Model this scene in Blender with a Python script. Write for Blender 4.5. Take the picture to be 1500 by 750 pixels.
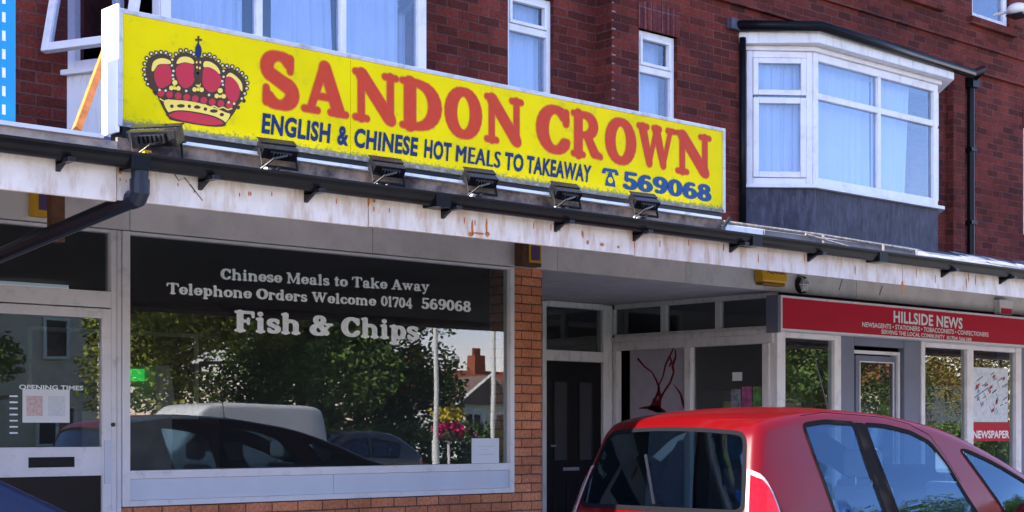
import bpy, bmesh, math, random
import numpy as np
from mathutils import Vector, Matrix
from mathutils.geometry import delaunay_2d_cdt, tessellate_polygon
R = math.radians
random.seed(7)
S = bpy.context.scene
for o in list(bpy.data.objects): bpy.data.objects.remove(o)
C = S.collection

# ------------------------------------------------------------------ camera
EYE = 1.35; DIST = 9.6; TH = R(42.5); FPX = 2300.0; PX0 = 750.0; HZ = 628.0
cd = bpy.data.cameras.new('camera'); cam = bpy.data.objects.new('camera', cd); C.objects.link(cam)
cam.location = (0, -DIST, EYE); cam.rotation_euler = (R(90), 0, -TH)
cd.sensor_width = 36; cd.lens = 36*FPX/1500; cd.shift_y = (HZ-375)/1500
cd.clip_start = 0.1; cd.clip_end = 2000
S.camera = cam
# ------------------------------------------------------------------ sky + sun
SUN_EL = R(38); SUN_AZ = R(-3)          # azimuth measured from -X towards the street (-Y)
sdir = Vector((-math.cos(SUN_EL)*math.cos(SUN_AZ), -math.cos(SUN_EL)*math.sin(SUN_AZ), math.sin(SUN_EL)))
w = bpy.data.worlds.new('World'); S.world = w; w.use_nodes = True
nt = w.node_tree; bg = nt.nodes['Background']
sky = nt.nodes.new('ShaderNodeTexSky'); sky.sky_type = 'NISHITA'; sky.sun_disc = False
sky.sun_elevation = SUN_EL; sky.sun_rotation = math.atan2(sdir.x, sdir.y)
sky.air_density = 0.9; sky.dust_density = 0.1; sky.ozone_density = 4.5
hs = nt.nodes.new('ShaderNodeHueSaturation'); hs.inputs['Saturation'].default_value = 1.12
nt.links.new(sky.outputs[0], hs.inputs['Color'])
tn = nt.nodes.new('ShaderNodeMix'); tn.data_type = 'RGBA'; tn.blend_type = 'MULTIPLY'; tn.inputs[0].default_value = 1; tn.inputs[7].default_value = (1.36, .95, .94, 1)
nt.links.new(hs.outputs[0], tn.inputs[6]); nt.links.new(tn.outputs[2], bg.inputs[0]); bg.inputs[1].default_value = 0.15
sl = bpy.data.lights.new('sun', 'SUN'); sl.energy = 5.0; sl.angle = R(0.5); sl.color = (1, .93, .82)
so = bpy.data.objects.new('sun', sl); C.objects.link(so)
so.rotation_euler = sdir.to_track_quat('Z', 'Y').to_euler(); so.location = (-20, -5, 30)
vs = S.view_settings; vs.view_transform = 'Standard'; vs.look = 'None'; vs.gamma = 1; vs.use_curve_mapping = False
vs.exposure = 2.1
S.render.resolution_x = 1024; S.render.resolution_y = 512
S.cycles.max_bounces = 8; S.cycles.transparent_max_bounces = 16

# ------------------------------------------------------------------ photo measure -> world planes
st, ct = math.sin(TH), math.cos(TH)
def ray(px, py):
    dx = (px-PX0)/FPX; dz = (HZ-py)/FPX
    return Vector((st+dx*ct, ct-dx*st, dz))
def at(px, py, Y=0.0):
    d = ray(px, py); t = (Y+DIST)/d.y
    return Vector((d.x*t, Y, EYE+d.z*t))
def atX(px, py, X):
    d = ray(px, py); t = X/d.x
    return Vector((X, -DIST+d.y*t, EYE+d.z*t))
def X_(px, Y=0.0): return at(px, 0, Y).x
def Z_(px, py, Y=0.0): return at(px, py, Y).z

# ------------------------------------------------------------------ mesh builder
class MB:
    def __init__(s): s.v = []; s.f = []
    def add(s, vs, fs):
        b = len(s.v); s.v += [tuple(p) for p in vs]; s.f += [tuple(b+i for i in f) for f in fs]; return s
    def box(s, x0, x1, y0, y1, z0, z1):
        if x0 > x1: x0, x1 = x1, x0
        if y0 > y1: y0, y1 = y1, y0
        if z0 > z1: z0, z1 = z1, z0
        v = [(x0,y0,z0),(x1,y0,z0),(x1,y1,z0),(x0,y1,z0),(x0,y0,z1),(x1,y0,z1),(x1,y1,z1),(x0,y1,z1)]
        return s.add(v, [(0,3,2,1),(4,5,6,7),(0,1,5,4),(1,2,6,5),(2,3,7,6),(3,0,4,7)])
    def obox(s, M, a, b, c):          # oriented box, half sizes
        v = [M @ Vector((i*a, j*b, k*c)) for k in (-1,1) for i,j in ((-1,-1),(1,-1),(1,1),(-1,1))]
        return s.add(v, [(0,3,2,1),(4,5,6,7),(0,1,5,4),(1,2,6,5),(2,3,7,6),(3,0,4,7)])
    def prism(s, poly, d):            # poly: list of 3D pts, extruded along vector d
        n = len(poly); d = Vector(d); p = [Vector(q) for q in poly]
        v = p+[q+d for q in p]
        f = [tuple(range(n))[::-1], tuple(range(n, 2*n))]+[(i, (i+1)%n, n+(i+1)%n, n+i) for i in range(n)]
        return s.add(v, f)
    def tube(s, path, r, n=10, caps=True):
        path = [Vector(p) for p in path]; rs = r if isinstance(r, (list, tuple)) else [r]*len(path)
        rings = []; prev = None
        for i, p in enumerate(path):
            t = (path[min(i+1, len(path)-1)]-path[max(i-1, 0)]).normalized()
            if prev is None:
                a = Vector((0,0,1)) if abs(t.z) < .9 else Vector((1,0,0)); u = t.cross(a).normalized()
            else: u = (prev-t*prev.dot(t)).normalized()
            prev = u; vv = t.cross(u)
            rings.append([p+(u*math.cos(2*math.pi*k/n)+vv*math.sin(2*math.pi*k/n))*rs[i] for k in range(n)])
        v = [q for rg in rings for q in rg]; f = []
        for i in range(len(rings)-1):
            for k in range(n):
                f.append((i*n+k, i*n+(k+1)%n, (i+1)*n+(k+1)%n, (i+1)*n+k))
        if caps: f += [tuple(range(n))[::-1], tuple((len(rings)-1)*n+k for k in range(n))]
        return s.add(v, f)
    def sphere(s, c, r, sc=(1,1,1), nu=14, nv=8):
        c = Vector(c); v = [c+Vector((0,0,r*sc[2]))]
        for j in range(1, nv):
            a = math.pi*j/nv
            for i in range(nu):
                b = 2*math.pi*i/nu; v.append(c+Vector((r*sc[0]*math.sin(a)*math.cos(b), r*sc[1]*math.sin(a)*math.sin(b), r*sc[2]*math.cos(a))))
        v.append(c-Vector((0,0,r*sc[2]))); f = []
        for i in range(nu): f.append((0, 1+i, 1+(i+1)%nu)); f.append((len(v)-1, 1+(nv-2)*nu+(i+1)%nu, 1+(nv-2)*nu+i))
        for j in range(nv-2):
            for i in range(nu): a = 1+j*nu; f.append((a+i, a+nu+i, a+nu+(i+1)%nu, a+(i+1)%nu))
        return s.add(v, f)
    def build(s, name, mat, parent=None, smooth=False, bevel=0, label=None):
        me = bpy.data.meshes.new(name)
        off = Vector(WL.get(parent.name, (0,0,0))) if parent else Vector((0,0,0))
        me.from_pydata([tuple(Vector(p)-off) for p in s.v], [], s.f); me.update()
        if not getattr(s, 'raw', False) and len(s.f) < 6000:
            bm = bmesh.new(); bm.from_mesh(me); bmesh.ops.recalc_face_normals(bm, faces=bm.faces); bm.to_mesh(me); bm.free()
        o = bpy.data.objects.new(name, me); C.objects.link(o)
        if mat: me.materials.append(mat)
        if smooth:
            for p in me.polygons: p.use_smooth = True
        if parent: o.parent = parent
        WL[o.name] = tuple(off)
        if bevel:
            m = o.modifiers.new('b', 'BEVEL'); m.width = bevel; m.segments = 2; m.limit_method = 'ANGLE'; m.angle_limit = R(40)
        if label: o['label'] = label
        return o
WL = {}
def thing(name, label, cat, loc=(0,0,0), group=None):
    o = bpy.data.objects.new(name, None); C.objects.link(o); o.location = loc; o.empty_display_size = .1
    o['label'] = label; o['category'] = cat
    if group: o['group'] = group
    WL[o.name] = tuple(loc); return o
def tag(o, label, cat, group=None):
    o['label'] = label; o['category'] = cat
    if group: o['group'] = group
    return o
def kind(o, k='structure'): o['kind'] = k; return o
def copy_tree(o, parent=None):
    c = o.copy(); C.objects.link(c); c.parent = parent
    for ch in [q for q in bpy.data.objects if q.parent is o]: copy_tree(ch, c)
    return c

# ------------------------------------------------------------------ materials
def mat(name, col, rough=.6, metal=0, var=0, vscale=4, bump=0, bscale=60, spec=.2, coat=0, dirt=None, dscale=3, dlo=.5, dhi=.75, stretch=None):
    m = bpy.data.materials.new(name); m.use_nodes = True; n = m.node_tree.nodes; l = m.node_tree.links
    b = n['Principled BSDF']; b.inputs['Roughness'].default_value = rough; b.inputs['Metallic'].default_value = metal
    b.inputs['Specular IOR Level'].default_value = spec; b.inputs['Coat Weight'].default_value = coat; b.inputs['Coat Roughness'].default_value = .05
    b.inputs['Base Color'].default_value = (*col, 1)
    geo = n.new('ShaderNodeNewGeometry'); src = geo.outputs['Position']
    if stretch:
        mp = n.new('ShaderNodeMapping'); mp.inputs['Scale'].default_value = stretch; l.new(src, mp.inputs[0]); ssrc = mp.outputs[0]
    else: ssrc = src
    cur = None
    if var:
        nz = n.new('ShaderNodeTexNoise'); nz.inputs['Scale'].default_value = vscale; nz.inputs['Detail'].default_value = 6; l.new(src, nz.inputs['Vector'])
        mr = n.new('ShaderNodeMapRange'); mr.inputs[1].default_value = .3; mr.inputs[2].default_value = .7; mr.inputs[3].default_value = 1-var; mr.inputs[4].default_value = 1+var; l.new(nz.outputs[0], mr.inputs[0])
        mx = n.new('ShaderNodeVectorMath'); mx.operation = 'SCALE'; mx.inputs[0].default_value = col; l.new(mr.outputs[0], mx.inputs['Scale'])
        cur = mx.outputs[0]
    if dirt:
        nz = n.new('ShaderNodeTexNoise'); nz.inputs['Scale'].default_value = dscale; nz.inputs['Detail'].default_value = 8; nz.inputs['Roughness'].default_value = .7; l.new(ssrc, nz.inputs['Vector'])
        mr = n.new('ShaderNodeMapRange'); mr.inputs[1].default_value = dlo; mr.inputs[2].default_value = dhi; l.new(nz.outputs[0], mr.inputs[0])
        mx = n.new('ShaderNodeMix'); mx.data_type = 'RGBA'; l.new(mr.outputs[0], mx.inputs[0])
        if cur: l.new(cur, mx.inputs[6])
        else: mx.inputs[6].default_value = (*col, 1)
        mx.inputs[7].default_value = (*dirt, 1); cur = mx.outputs[2]
    if cur: l.new(cur, b.inputs['Base Color'])
    if bump:
        nz = n.new('ShaderNodeTexNoise'); nz.inputs['Scale'].default_value = bscale; nz.inputs['Detail'].default_value = 4; l.new(src, nz.inputs['Vector'])
        bp = n.new('ShaderNodeBump'); bp.inputs['Strength'].default_value = bump; bp.inputs['Distance'].default_value = .01; l.new(nz.outputs[0], bp.inputs['Height']); l.new(bp.outputs[0], b.inputs['Normal'])
    return m
def brick_mat(name, c1, c2, mortar, w=.225, h=.075, ms=.006, z0=0, x0=0, stain=None, bump=.5, offs=.5):
    m = bpy.data.materials.new(name); m.use_nodes = True; n = m.node_tree.nodes; l = m.node_tree.links
    b = n['Principled BSDF']; b.inputs['Roughness'].default_value = .9; b.inputs['Specular IOR Level'].default_value = .08
    g = n.new('ShaderNodeNewGeometry'); sp = n.new('ShaderNodeSeparateXYZ'); l.new(g.outputs['Position'], sp.inputs[0])
    sn = n.new('ShaderNodeSeparateXYZ'); l.new(g.outputs['True Normal'], sn.inputs[0])
    def mth(op, a, bb=None):
        q = n.new('ShaderNodeMath'); q.operation = op
        for i, v in enumerate((a, bb)):
            if v is None: continue
            if isinstance(v, (int, float)): q.inputs[i].default_value = v
            else: l.new(v, q.inputs[i])
        return q.outputs[0]
    side = mth('GREATER_THAN', mth('ABSOLUTE', sn.outputs[0]), .7)
    u = mth('ADD', mth('MULTIPLY', sp.outputs[0], mth('SUBTRACT', 1, side)), mth('MULTIPLY', sp.outputs[1], side))
    cb = n.new('ShaderNodeCombineXYZ'); l.new(mth('SUBTRACT', u, x0), cb.inputs[0]); l.new(mth('SUBTRACT', sp.outputs[2], z0), cb.inputs[1])
    # slight waviness so courses are not ruler straight
    nw = n.new('ShaderNodeTexNoise'); nw.inputs['Scale'].default_value = 5; l.new(g.outputs['Position'], nw.inputs['Vector'])
    vm = n.new('ShaderNodeVectorMath'); vm.operation = 'SCALE'; vm.inputs['Scale'].default_value = .012; l.new(nw.outputs['Color'], vm.inputs[0])
    va = n.new('ShaderNodeVectorMath'); l.new(cb.outputs[0], va.inputs[0]); l.new(vm.outputs[0], va.inputs[1])
    t = n.new('ShaderNodeTexBrick'); l.new(va.outputs[0], t.inputs['Vector']); t.offset = offs
    t.inputs['Scale'].default_value = 1; t.inputs['Brick Width'].default_value = w; t.inputs['Row Height'].default_value = h
    t.inputs['Mortar Size'].default_value = ms; t.inputs['Mortar Smooth'].default_value = .25; t.inputs['Bias'].default_value = -.1
    t.inputs['Color1'].default_value = (*c1, 1); t.inputs['Color2'].default_value = (*c2, 1); t.inputs['Mortar'].default_value = (*mortar, 1)
    nz = n.new('ShaderNodeTexNoise'); nz.inputs['Scale'].default_value = 1.3; nz.inputs['Detail'].default_value = 8; nz.inputs['Roughness'].default_value = .7; l.new(g.outputs['Position'], nz.inputs['Vector'])
    mr = n.new('ShaderNodeMapRange'); mr.inputs[1].default_value = .3; mr.inputs[2].default_value = .7; mr.inputs[3].default_value = .62; mr.inputs[4].default_value = 1.4; l.new(nz.outputs[0], mr.inputs[0])
    n2 = n.new('ShaderNodeTexNoise'); n2.inputs['Scale'].default_value = 45; n2.inputs['Detail'].default_value = 4; l.new(g.outputs['Position'], n2.inputs['Vector'])
    mr2 = n.new('ShaderNodeMapRange'); mr2.inputs[1].default_value = .3; mr2.inputs[2].default_value = .7; mr2.inputs[3].default_value = .75; mr2.inputs[4].default_value = 1.25; l.new(n2.outputs[0], mr2.inputs[0])
    sc = n.new('ShaderNodeVectorMath'); sc.operation = 'SCALE'; l.new(t.outputs['Color'], sc.inputs[0]); l.new(mth('MULTIPLY', mr.outputs[0], mr2.outputs[0]), sc.inputs['Scale'])
    cur = sc.outputs[0]
    if stain:
        n3 = n.new('ShaderNodeTexNoise'); n3.inputs['Scale'].default_value = 2.2; n3.inputs['Detail'].default_value = 7; n3.inputs['Roughness'].default_value = .75; l.new(g.outputs['Position'], n3.inputs['Vector'])
        m3 = n.new('ShaderNodeMapRange'); m3.inputs[1].default_value = .52; m3.inputs[2].default_value = .75; m3.inputs[4].default_value = .7; l.new(n3.outputs[0], m3.inputs[0])
        mx = n.new('ShaderNodeMix'); mx.data_type = 'RGBA'; l.new(m3.outputs[0], mx.inputs[0]); l.new(cur, mx.inputs[6]); mx.inputs[7].default_value = (*stain, 1); cur = mx.outputs[2]
    l.new(cur, b.inputs['Base Color'])
    hh = mth('ADD', mth('SUBTRACT', 1, t.outputs['Fac']), mth('MULTIPLY', n2.outputs[0], .35))
    bp = n.new('ShaderNodeBump'); bp.inputs['Strength'].default_value = bump; bp.inputs['Distance'].default_value = .008; l.new(hh, bp.inputs['Height']); l.new(bp.outputs[0], b.inputs['Normal'])
    return m
def glass_mat(name, tint=(.8,.85,.85), ior=1.7, rough=.0, wob=.02, wscale=1.5, body=None, bodyw=0, gcol=(1,1,1)):
    m = bpy.data.materials.new(name); m.use_nodes = True; n = m.node_tree.nodes; l = m.node_tree.links
    n.remove(n['Principled BSDF']); out = n['Material Output']
    tr = n.new('ShaderNodeBsdfTransparent'); tr.inputs[0].default_value = (*tint, 1)
    gl = n.new('ShaderNodeBsdfGlossy'); gl.inputs['Roughness'].default_value = rough; gl.inputs[0].default_value = (*gcol,1)
    fr = n.new('ShaderNodeFresnel'); fr.inputs[0].default_value = ior
    g = n.new('ShaderNodeNewGeometry')
    bi = n.new('ShaderNodeMapRange'); bi.inputs[3].default_value = ior; bi.inputs[4].default_value = 1/ior; l.new(g.outputs['Backfacing'], bi.inputs[0]); l.new(bi.outputs[0], fr.inputs[0])
    nz = n.new('ShaderNodeTexNoise'); nz.inputs['Scale'].default_value = wscale; nz.inputs['Detail'].default_value = 1; l.new(g.outputs['Position'], nz.inputs['Vector'])
    bp = n.new('ShaderNodeBump'); bp.inputs['Strength'].default_value = 1; bp.inputs['Distance'].default_value = wob; l.new(nz.outputs[0], bp.inputs['Height'])
    l.new(bp.outputs[0], gl.inputs['Normal'])
    base = tr.outputs[0]
    if body:
        df = n.new('ShaderNodeBsdfDiffuse'); df.inputs[0].default_value = (*body, 1)
        mb_ = n.new('ShaderNodeMixShader'); mb_.inputs[0].default_value = bodyw; l.new(tr.outputs[0], mb_.inputs[1]); l.new(df.outputs[0], mb_.inputs[2]); base = mb_.outputs[0]
    mx = n.new('ShaderNodeMixShader'); l.new(fr.outputs[0], mx.inputs[0]); l.new(base, mx.inputs[1]); l.new(gl.outputs[0], mx.inputs[2])
    l.new(mx.outputs[0], out.inputs[0]); return m
def emit_mat(name, col, s):
    m = bpy.data.materials.new(name); m.use_nodes = True; b = m.node_tree.nodes['Principled BSDF']
    b.inputs['Base Color'].default_value = (*col, 1); b.inputs['Emission Color'].default_value = (*col, 1); b.inputs['Emission Strength'].default_value = s; return m

M = {}
M['brick'] = brick_mat('plum_brick', (.165,.033,.024), (.062,.017,.014), (.12,.058,.05), stain=(.055,.022,.024), bump=.8)
M['pier'] = brick_mat('orange_brick', (.56,.215,.11), (.40,.145,.08), (.12,.06,.045), ms=.006, x0=8.80)
M['soldier'] = brick_mat('soldier_brick', (.15,.034,.032), (.08,.025,.03), (.15,.08,.08), w=.075, h=.24, offs=0, z0=.02)
M['white'] = mat('white_upvc', (.76,.73,.75), .4, var=.05, dirt=(.52,.48,.47), dscale=6, dlo=.5, dhi=.8)
M['whitepaint'] = mat('white_paint', (.72,.70,.70), .5, var=.06, dirt=(.42,.36,.32), dscale=4, dlo=.52, dhi=.8, stretch=(4,4,1), bump=.15)
M['fascia'] = mat('weathered_fascia_paint', (.60,.55,.53), .6, var=.10, vscale=7, dirt=(.40,.27,.19), dscale=2.8, dlo=.47, dhi=.72, stretch=(5,5,1.2), bump=.2, bscale=30)
M['panel'] = mat('grey_render_panel', (.62,.585,.59), .7, var=.10, vscale=2.5, dirt=(.48,.44,.45), dscale=6, dlo=.5, dhi=.8, bump=.15)
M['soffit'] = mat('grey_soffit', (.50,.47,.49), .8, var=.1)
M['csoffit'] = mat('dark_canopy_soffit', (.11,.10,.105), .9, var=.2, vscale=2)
M['alu'] = mat('dull_aluminium', (.70,.67,.70), .4, metal=.05, var=.06, dirt=(.35,.33,.34), dscale=9, dlo=.55, dhi=.85)
M['riser'] = mat('blue_grey_riser', (.58,.60,.68), .4, metal=.0, var=.04)
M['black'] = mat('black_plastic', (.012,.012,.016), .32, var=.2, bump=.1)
M['blackmetal'] = mat('black_metal', (.02,.02,.022), .3, metal=.3)
M['gutter'] = mat('black_gutter', (.006,.006,.008), .30, var=.2, vscale=8, dirt=(.05,.045,.04), dscale=7, dlo=.62, dhi=.88, spec=.12)
M['wood'] = mat('orange_stained_wood', (.55,.18,.05), .5, var=.25, vscale=18)
M['brownwood'] = mat('brown_wood', (.10,.045,.03), .6, var=.25, vscale=18)
M['tan'] = mat('weathered_board', (.45,.36,.30), .7, var=.2, vscale=7, dirt=(.16,.15,.17), dscale=4, dlo=.45, dhi=.7, stretch=(2,2,3))
M['lead'] = mat('lead_sheet', (.045,.043,.058), .6, metal=.1, var=.3, vscale=6, dirt=(.11,.11,.145), dscale=4, dlo=.45, dhi=.75, stretch=(5,5,1.2), bump=.35, bscale=8)
M['leadroof'] = mat('grey_felt_roof', (.09,.10,.125), .8, var=.3, vscale=8, dirt=(.20,.21,.24), dscale=4, dlo=.5, dhi=.7, bump=.6, bscale=12)
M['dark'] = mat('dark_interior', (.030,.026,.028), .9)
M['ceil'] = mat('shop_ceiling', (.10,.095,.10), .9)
M['darkdoor'] = mat('black_gloss_door', (.013,.012,.014), .25, var=.1)
M['curtain'] = mat('net_curtain', (.72,.76,.80), .9, var=.05)
M['slate'] = mat('slate_grey_paint', (.16,.175,.24), .5, var=.08)
M['yellow'] = mat('yellow_sign_face', (.74,.60,.002), .5, var=.07, vscale=3, dirt=(.50,.42,.02), dscale=11, dlo=.56, dhi=.78, spec=.05)
def add_edge_grime(m, z0, z1, col):
    n = m.node_tree.nodes; l = m.node_tree.links; b = n['Principled BSDF']; src = b.inputs['Base Color'].links[0].from_socket
    g = n.new('ShaderNodeNewGeometry'); sp = n.new('ShaderNodeSeparateXYZ'); l.new(g.outputs['Position'], sp.inputs[0])
    h = n.new('ShaderNodeMapRange'); h.inputs[1].default_value = z0; h.inputs[2].default_value = z1; h.inputs[3].default_value = .34; h.inputs[4].default_value = -.25; l.new(sp.outputs[2], h.inputs[0])
    nz = n.new('ShaderNodeTexNoise'); nz.inputs['Scale'].default_value = 42; nz.inputs['Detail'].default_value = 5; nz.inputs['Roughness'].default_value = .8; l.new(g.outputs['Position'], nz.inputs['Vector'])
    a = n.new('ShaderNodeMath'); l.new(h.outputs[0], a.inputs[0]); l.new(nz.outputs[0], a.inputs[1])
    r = n.new('ShaderNodeMapRange'); r.inputs[1].default_value = .58; r.inputs[2].default_value = .74; l.new(a.outputs[0], r.inputs[0])
    x = n.new('ShaderNodeMix'); x.data_type = 'RGBA'; l.new(r.outputs[0], x.inputs[0]); l.new(src, x.inputs[6]); x.inputs[7].default_value = (*col, 1); l.new(x.outputs[2], b.inputs['Base Color'])
add_edge_grime(M['yellow'], 2.79, 2.885, (.27,.25,.07))
M['signred'] = mat('sign_red', (.50,.046,.018), .6, var=.06, vscale=30)
M['signoutline'] = mat('sign_orange_outline', (.62,.20,.015), .5)
M['crownred'] = mat('crown_red', (.48,.030,.05), .45)
M['crowndark'] = mat('crown_dark', (.065,.035,.02), .5)
M['crowngold'] = mat('crown_gold', (.80,.62,.12), .5)
M['pearl'] = mat('crown_pearl', (.62,.60,.40), .5)
M['signblue'] = mat('sign_navy', (.008,.022,.10), .45)
M['phoneblue'] = mat('sign_phone_blue', (.01,.055,.18), .45)
M['newsred'] = mat('news_red', (.50,.006,.034), .6, var=.04)
M['bluesign'] = mat('bright_blue_sign', (.02,.29,.78), .35)
M['signwhite'] = mat('white_lettering', (.80,.80,.80), .5)
M['etch'] = mat('window_lettering', (.82,.86,.88), .6, var=.12, vscale=40)
M['rust'] = mat('rust', (.40,.13,.03), .9, var=.4, vscale=60)
M['crack'] = mat('crack_dark', (.04,.03,.025), .9)
M['gwin'] = glass_mat('shop_glass', (.80,.84,.84), 1.70, wob=.0006, wscale=1.2, body=(.42,.42,.48), bodyw=.018)
M['gup'] = glass_mat('upstairs_glass', (.80,.84,.92), 1.70, wob=.0015, wscale=1.8, gcol=(.82,.92,1.0))
M['gcar'] = glass_mat('car_glass', (.38,.50,.58), 1.72, wob=.0, gcol=(.50,.74,1.0))
M['paper'] = mat('paper', (.72,.72,.74), .8)
M['ochre'] = mat('yellow_plastic', (.62,.34,.02), .4, var=.1)
M['purple'] = mat('purple_plastic', (.10,.06,.16), .4)
M['asphalt'] = mat('asphalt', (.15,.145,.14), .9, var=.2, vscale=2, bump=.6, bscale=120)
M['paving'] = mat('paving', (.50,.47,.44), .85, var=.15, vscale=1.5, bump=.3)
M['kerb'] = mat('kerb_stone', (.3,.29,.28), .8, var=.1)
M['grass'] = mat('grass_green', (.06,.11,.025), .9, var=.4, vscale=3, bump=1, bscale=40)
M['redtile'] = mat('red_roof_tile', (.30,.09,.05), .8, var=.25, vscale=9)
M['cream'] = mat('cream_render', (.62,.55,.44), .8, var=.05)
M['whiterender'] = mat('white_render', (.7,.7,.68), .8)
M['chrome'] = mat('chrome', (.7,.7,.72), .12, metal=1)
M['rubber'] = mat('rubber', (.02,.02,.02), .8)

# ------------------------------------------------------------------ fat slab lettering (strokes -> distance field -> filled outline)
def glyphs():
    G = {}; Wd = .118; T = .05; SR = .048
    def L(x0,y0,x1,y1,r0=Wd,r1=None): return [('L',x0,y0,x1,y1,r0,r0 if r1 is None else r1)]
    def A(cx,cy,rx,ry,a0,a1,th=T,tk=Wd):
        o = []; n = max(3, int(abs(a1-a0)/14)); pts = []
        for i in range(n+1):
            a = R(a0+(a1-a0)*i/n); pts.append((cx+rx*math.cos(a), cy+ry*math.sin(a), th+(tk-th)*abs(math.cos(a))**1.3))
        for p, q in zip(pts, pts[1:]): o.append(('L', p[0],p[1],q[0],q[1],p[2],q[2]))
        return o
    def ser(x0,x1,y): return L(x0+SR, y, x1-SR, y, SR)
    def stem(x, y0, y1, w=Wd): return L(x, y0+w*.6, x, y1-w*.6, w)
    def fs(x, y0, y1, w=Wd, e=.10, top=True, bot=True, tl=True):
        o = stem(x, y0, y1, w)
        if bot: o += ser(x-w-e, x+w+e, y0+SR)
        if top: o += ser(x-w-e, x+w+(e if tl else 0), y1-SR)
        return o
    X = .70
    G['A'] = (1.06, L(.20,.10,.50,.93,.06,.075)+L(.52,.90,.82,.12,.115,.125)+L(.30,.33,.72,.33,.05)+ser(.0,.40,SR)+ser(.60,1.06,SR))
    G['C'] = (.90, A(.48,.5,.33,.43,48,318,.062,.135)+L(.76,.66,.77,.90,.06,.055)+L(.72,.80,.76,.74,.08,.07)+L(.74,.22,.80,.27,.06,.05))
    G['D'] = (1.0, fs(.24,0,1,tl=True)+A(.42,.5,.40,.43,-90,90,.055,.135)+L(.24,.945,.45,.945,.055)+L(.24,.055,.45,.055,.055))
    G['F'] = (.86, fs(.24,0,1)+L(.24,.945,.74,.945,.055)+L(.76,.94,.78,.74,.06,.045)+L(.3,.52,.56,.52,.05)+L(.58,.40,.58,.64,.045))
    G['M'] = (1.26, fs(.20,0,1,.06,.10,tl=False)+fs(1.02,0,1,.115,.08)+L(.24,.90,.60,.12,.11,.06)+L(.60,.12,.96,.9,.05,.06)+ser(.0,.32,1-SR))
    G['N'] = (1.10, fs(.20,0,1,.06,.12,top=True,tl=False)+L(.22,.90,.86,.12,.12,.12)+stem(.88,.04,1,.062)+ser(.70,1.06,1-SR)+L(.80,.13,.90,.08,.08,.09))
    G['O'] = (1.0, A(.5,.5,.35,.43,0,360,.062,.145))
    G['R'] = (1.04, fs(.24,0,1)+A(.44,.72,.30,.225,-90,90,.055,.125)+L(.24,.945,.46,.945,.055)+L(.24,.49,.46,.49,.05)+L(.55,.46,.76,.14,.10,.115)+L(.76,.12,.98,.06,.09,.05))
    G['S'] = (.84, A(.42,.72,.27,.22,40,215,.06,.12)+A(.44,.27,.29,.22,-145,58,.06,.13)+L(.21,.60,.64,.40,.11,.12)+L(.68,.70,.69,.92,.055,.055)+L(.60,.83,.68,.78,.06,.06)+L(.13,.08,.14,.32,.055,.055)+L(.14,.2,.24,.14,.06,.05))
    G['T'] = (.96, fs(.48,0,1,top=False)+L(.12,.945,.84,.945,.055)+L(.08,.93,.05,.72,.06,.045)+L(.88,.93,.91,.72,.06,.045))
    G['W'] = (1.42, L(.20,.90,.44,.12,.12,.09)+L(.44,.10,.68,.88,.05,.055)+L(.70,.90,.95,.12,.12,.09)+L(.95,.10,1.20,.90,.05,.055)+ser(.0,.42,1-SR)+ser(.54,.88,1-SR)+ser(1.06,1.40,1-SR))
    G['a'] = (.78, A(.36,.52,.2,.14,20,170,.05,.06)+L(.17,.50,.2,.56,.085,.06)+stem(.52,.02,.56,.11)+A(.32,.19,.17,.155,0,360,.05,.09)+L(.5,.10,.74,.06,.07,.045))
    G['c'] = (.66, A(.36,X/2,.23,.29,50,320,.05,.115)+L(.54,.50,.53,.52,.08))
    G['d'] = (.82, A(.34,X/2,.21,.29,0,360,.05,.11)+stem(.58,.0,1,.105)+ser(.38,.6,1-SR)+ser(.58,.80,SR))
    G['e'] = (.70, A(.36,X/2,.23,.29,0,325,.05,.115)+L(.2,.36,.58,.36,.045))
    G['h'] = (.88, fs(.2,0,1,.105,.07,tl=False)+A(.42,.42,.22,.22,0,120,.06,.105)+fs(.64,0,.46,.105,.07,top=False))
    G['i'] = (.46, fs(.22,0,X,.105,.08,tl=False)+L(.21,.90,.22,.90,.10))
    G['k'] = (.90, fs(.2,0,1,.105,.07,tl=False)+L(.3,.34,.62,.62,.05)+L(.42,.40,.66,.12,.09,.10)+ser(.5,.86,SR)+ser(.48,.82,X-SR))
    G['l'] = (.46, fs(.22,0,1,.105,.08,tl=False))
    G['m'] = (1.26, fs(.2,0,X,.10,.07,tl=False)+A(.40,.42,.2,.22,0,120,.06,.10)+fs(.60,0,.46,.10,.06,top=False)+A(.80,.42,.2,.22,0,120,.06,.10)+fs(1.0,0,.46,.10,.07,top=False))
    G['n'] = (.88, fs(.2,0,X,.105,.07,tl=False)+A(.42,.42,.22,.22,0,120,.06,.105)+fs(.64,0,.46,.105,.07,top=False))
    G['o'] = (.74, A(.37,X/2,.24,.29,0,360,.05,.12))
    G['p'] = (.82, stem(.22,-.28,X,.105)+ser(.02,.44,-.28+SR)+ser(.02,.24,X-SR)+A(.46,X/2,.21,.29,0,360,.05,.11))
    G['r'] = (.64, fs(.2,0,X,.105,.08,tl=False)+A(.42,.40,.2,.22,50,130,.06,.08)+L(.52,.54,.53,.55,.09))
    G['s'] = (.62, A(.31,.50,.18,.145,45,215,.05,.09)+A(.31,.195,.19,.145,-145,50,.05,.10)+L(.18,.42,.45,.28,.08,.085)+L(.49,.50,.49,.62,.045)+L(.11,.08,.11,.2,.045))
    G['t'] = (.54, stem(.25,.03,.86,.105)+L(.08,.64,.44,.64,.05)+L(.28,.07,.44,.09,.07,.05))
    G['w'] = (1.10, L(.18,.60,.36,.10,.10,.08)+L(.36,.08,.53,.58,.05)+L(.55,.60,.74,.10,.10,.08)+L(.74,.08,.92,.60,.05)+ser(.0,.34,X-SR)+ser(.42,.68,X-SR)+ser(.78,1.08,X-SR))
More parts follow.
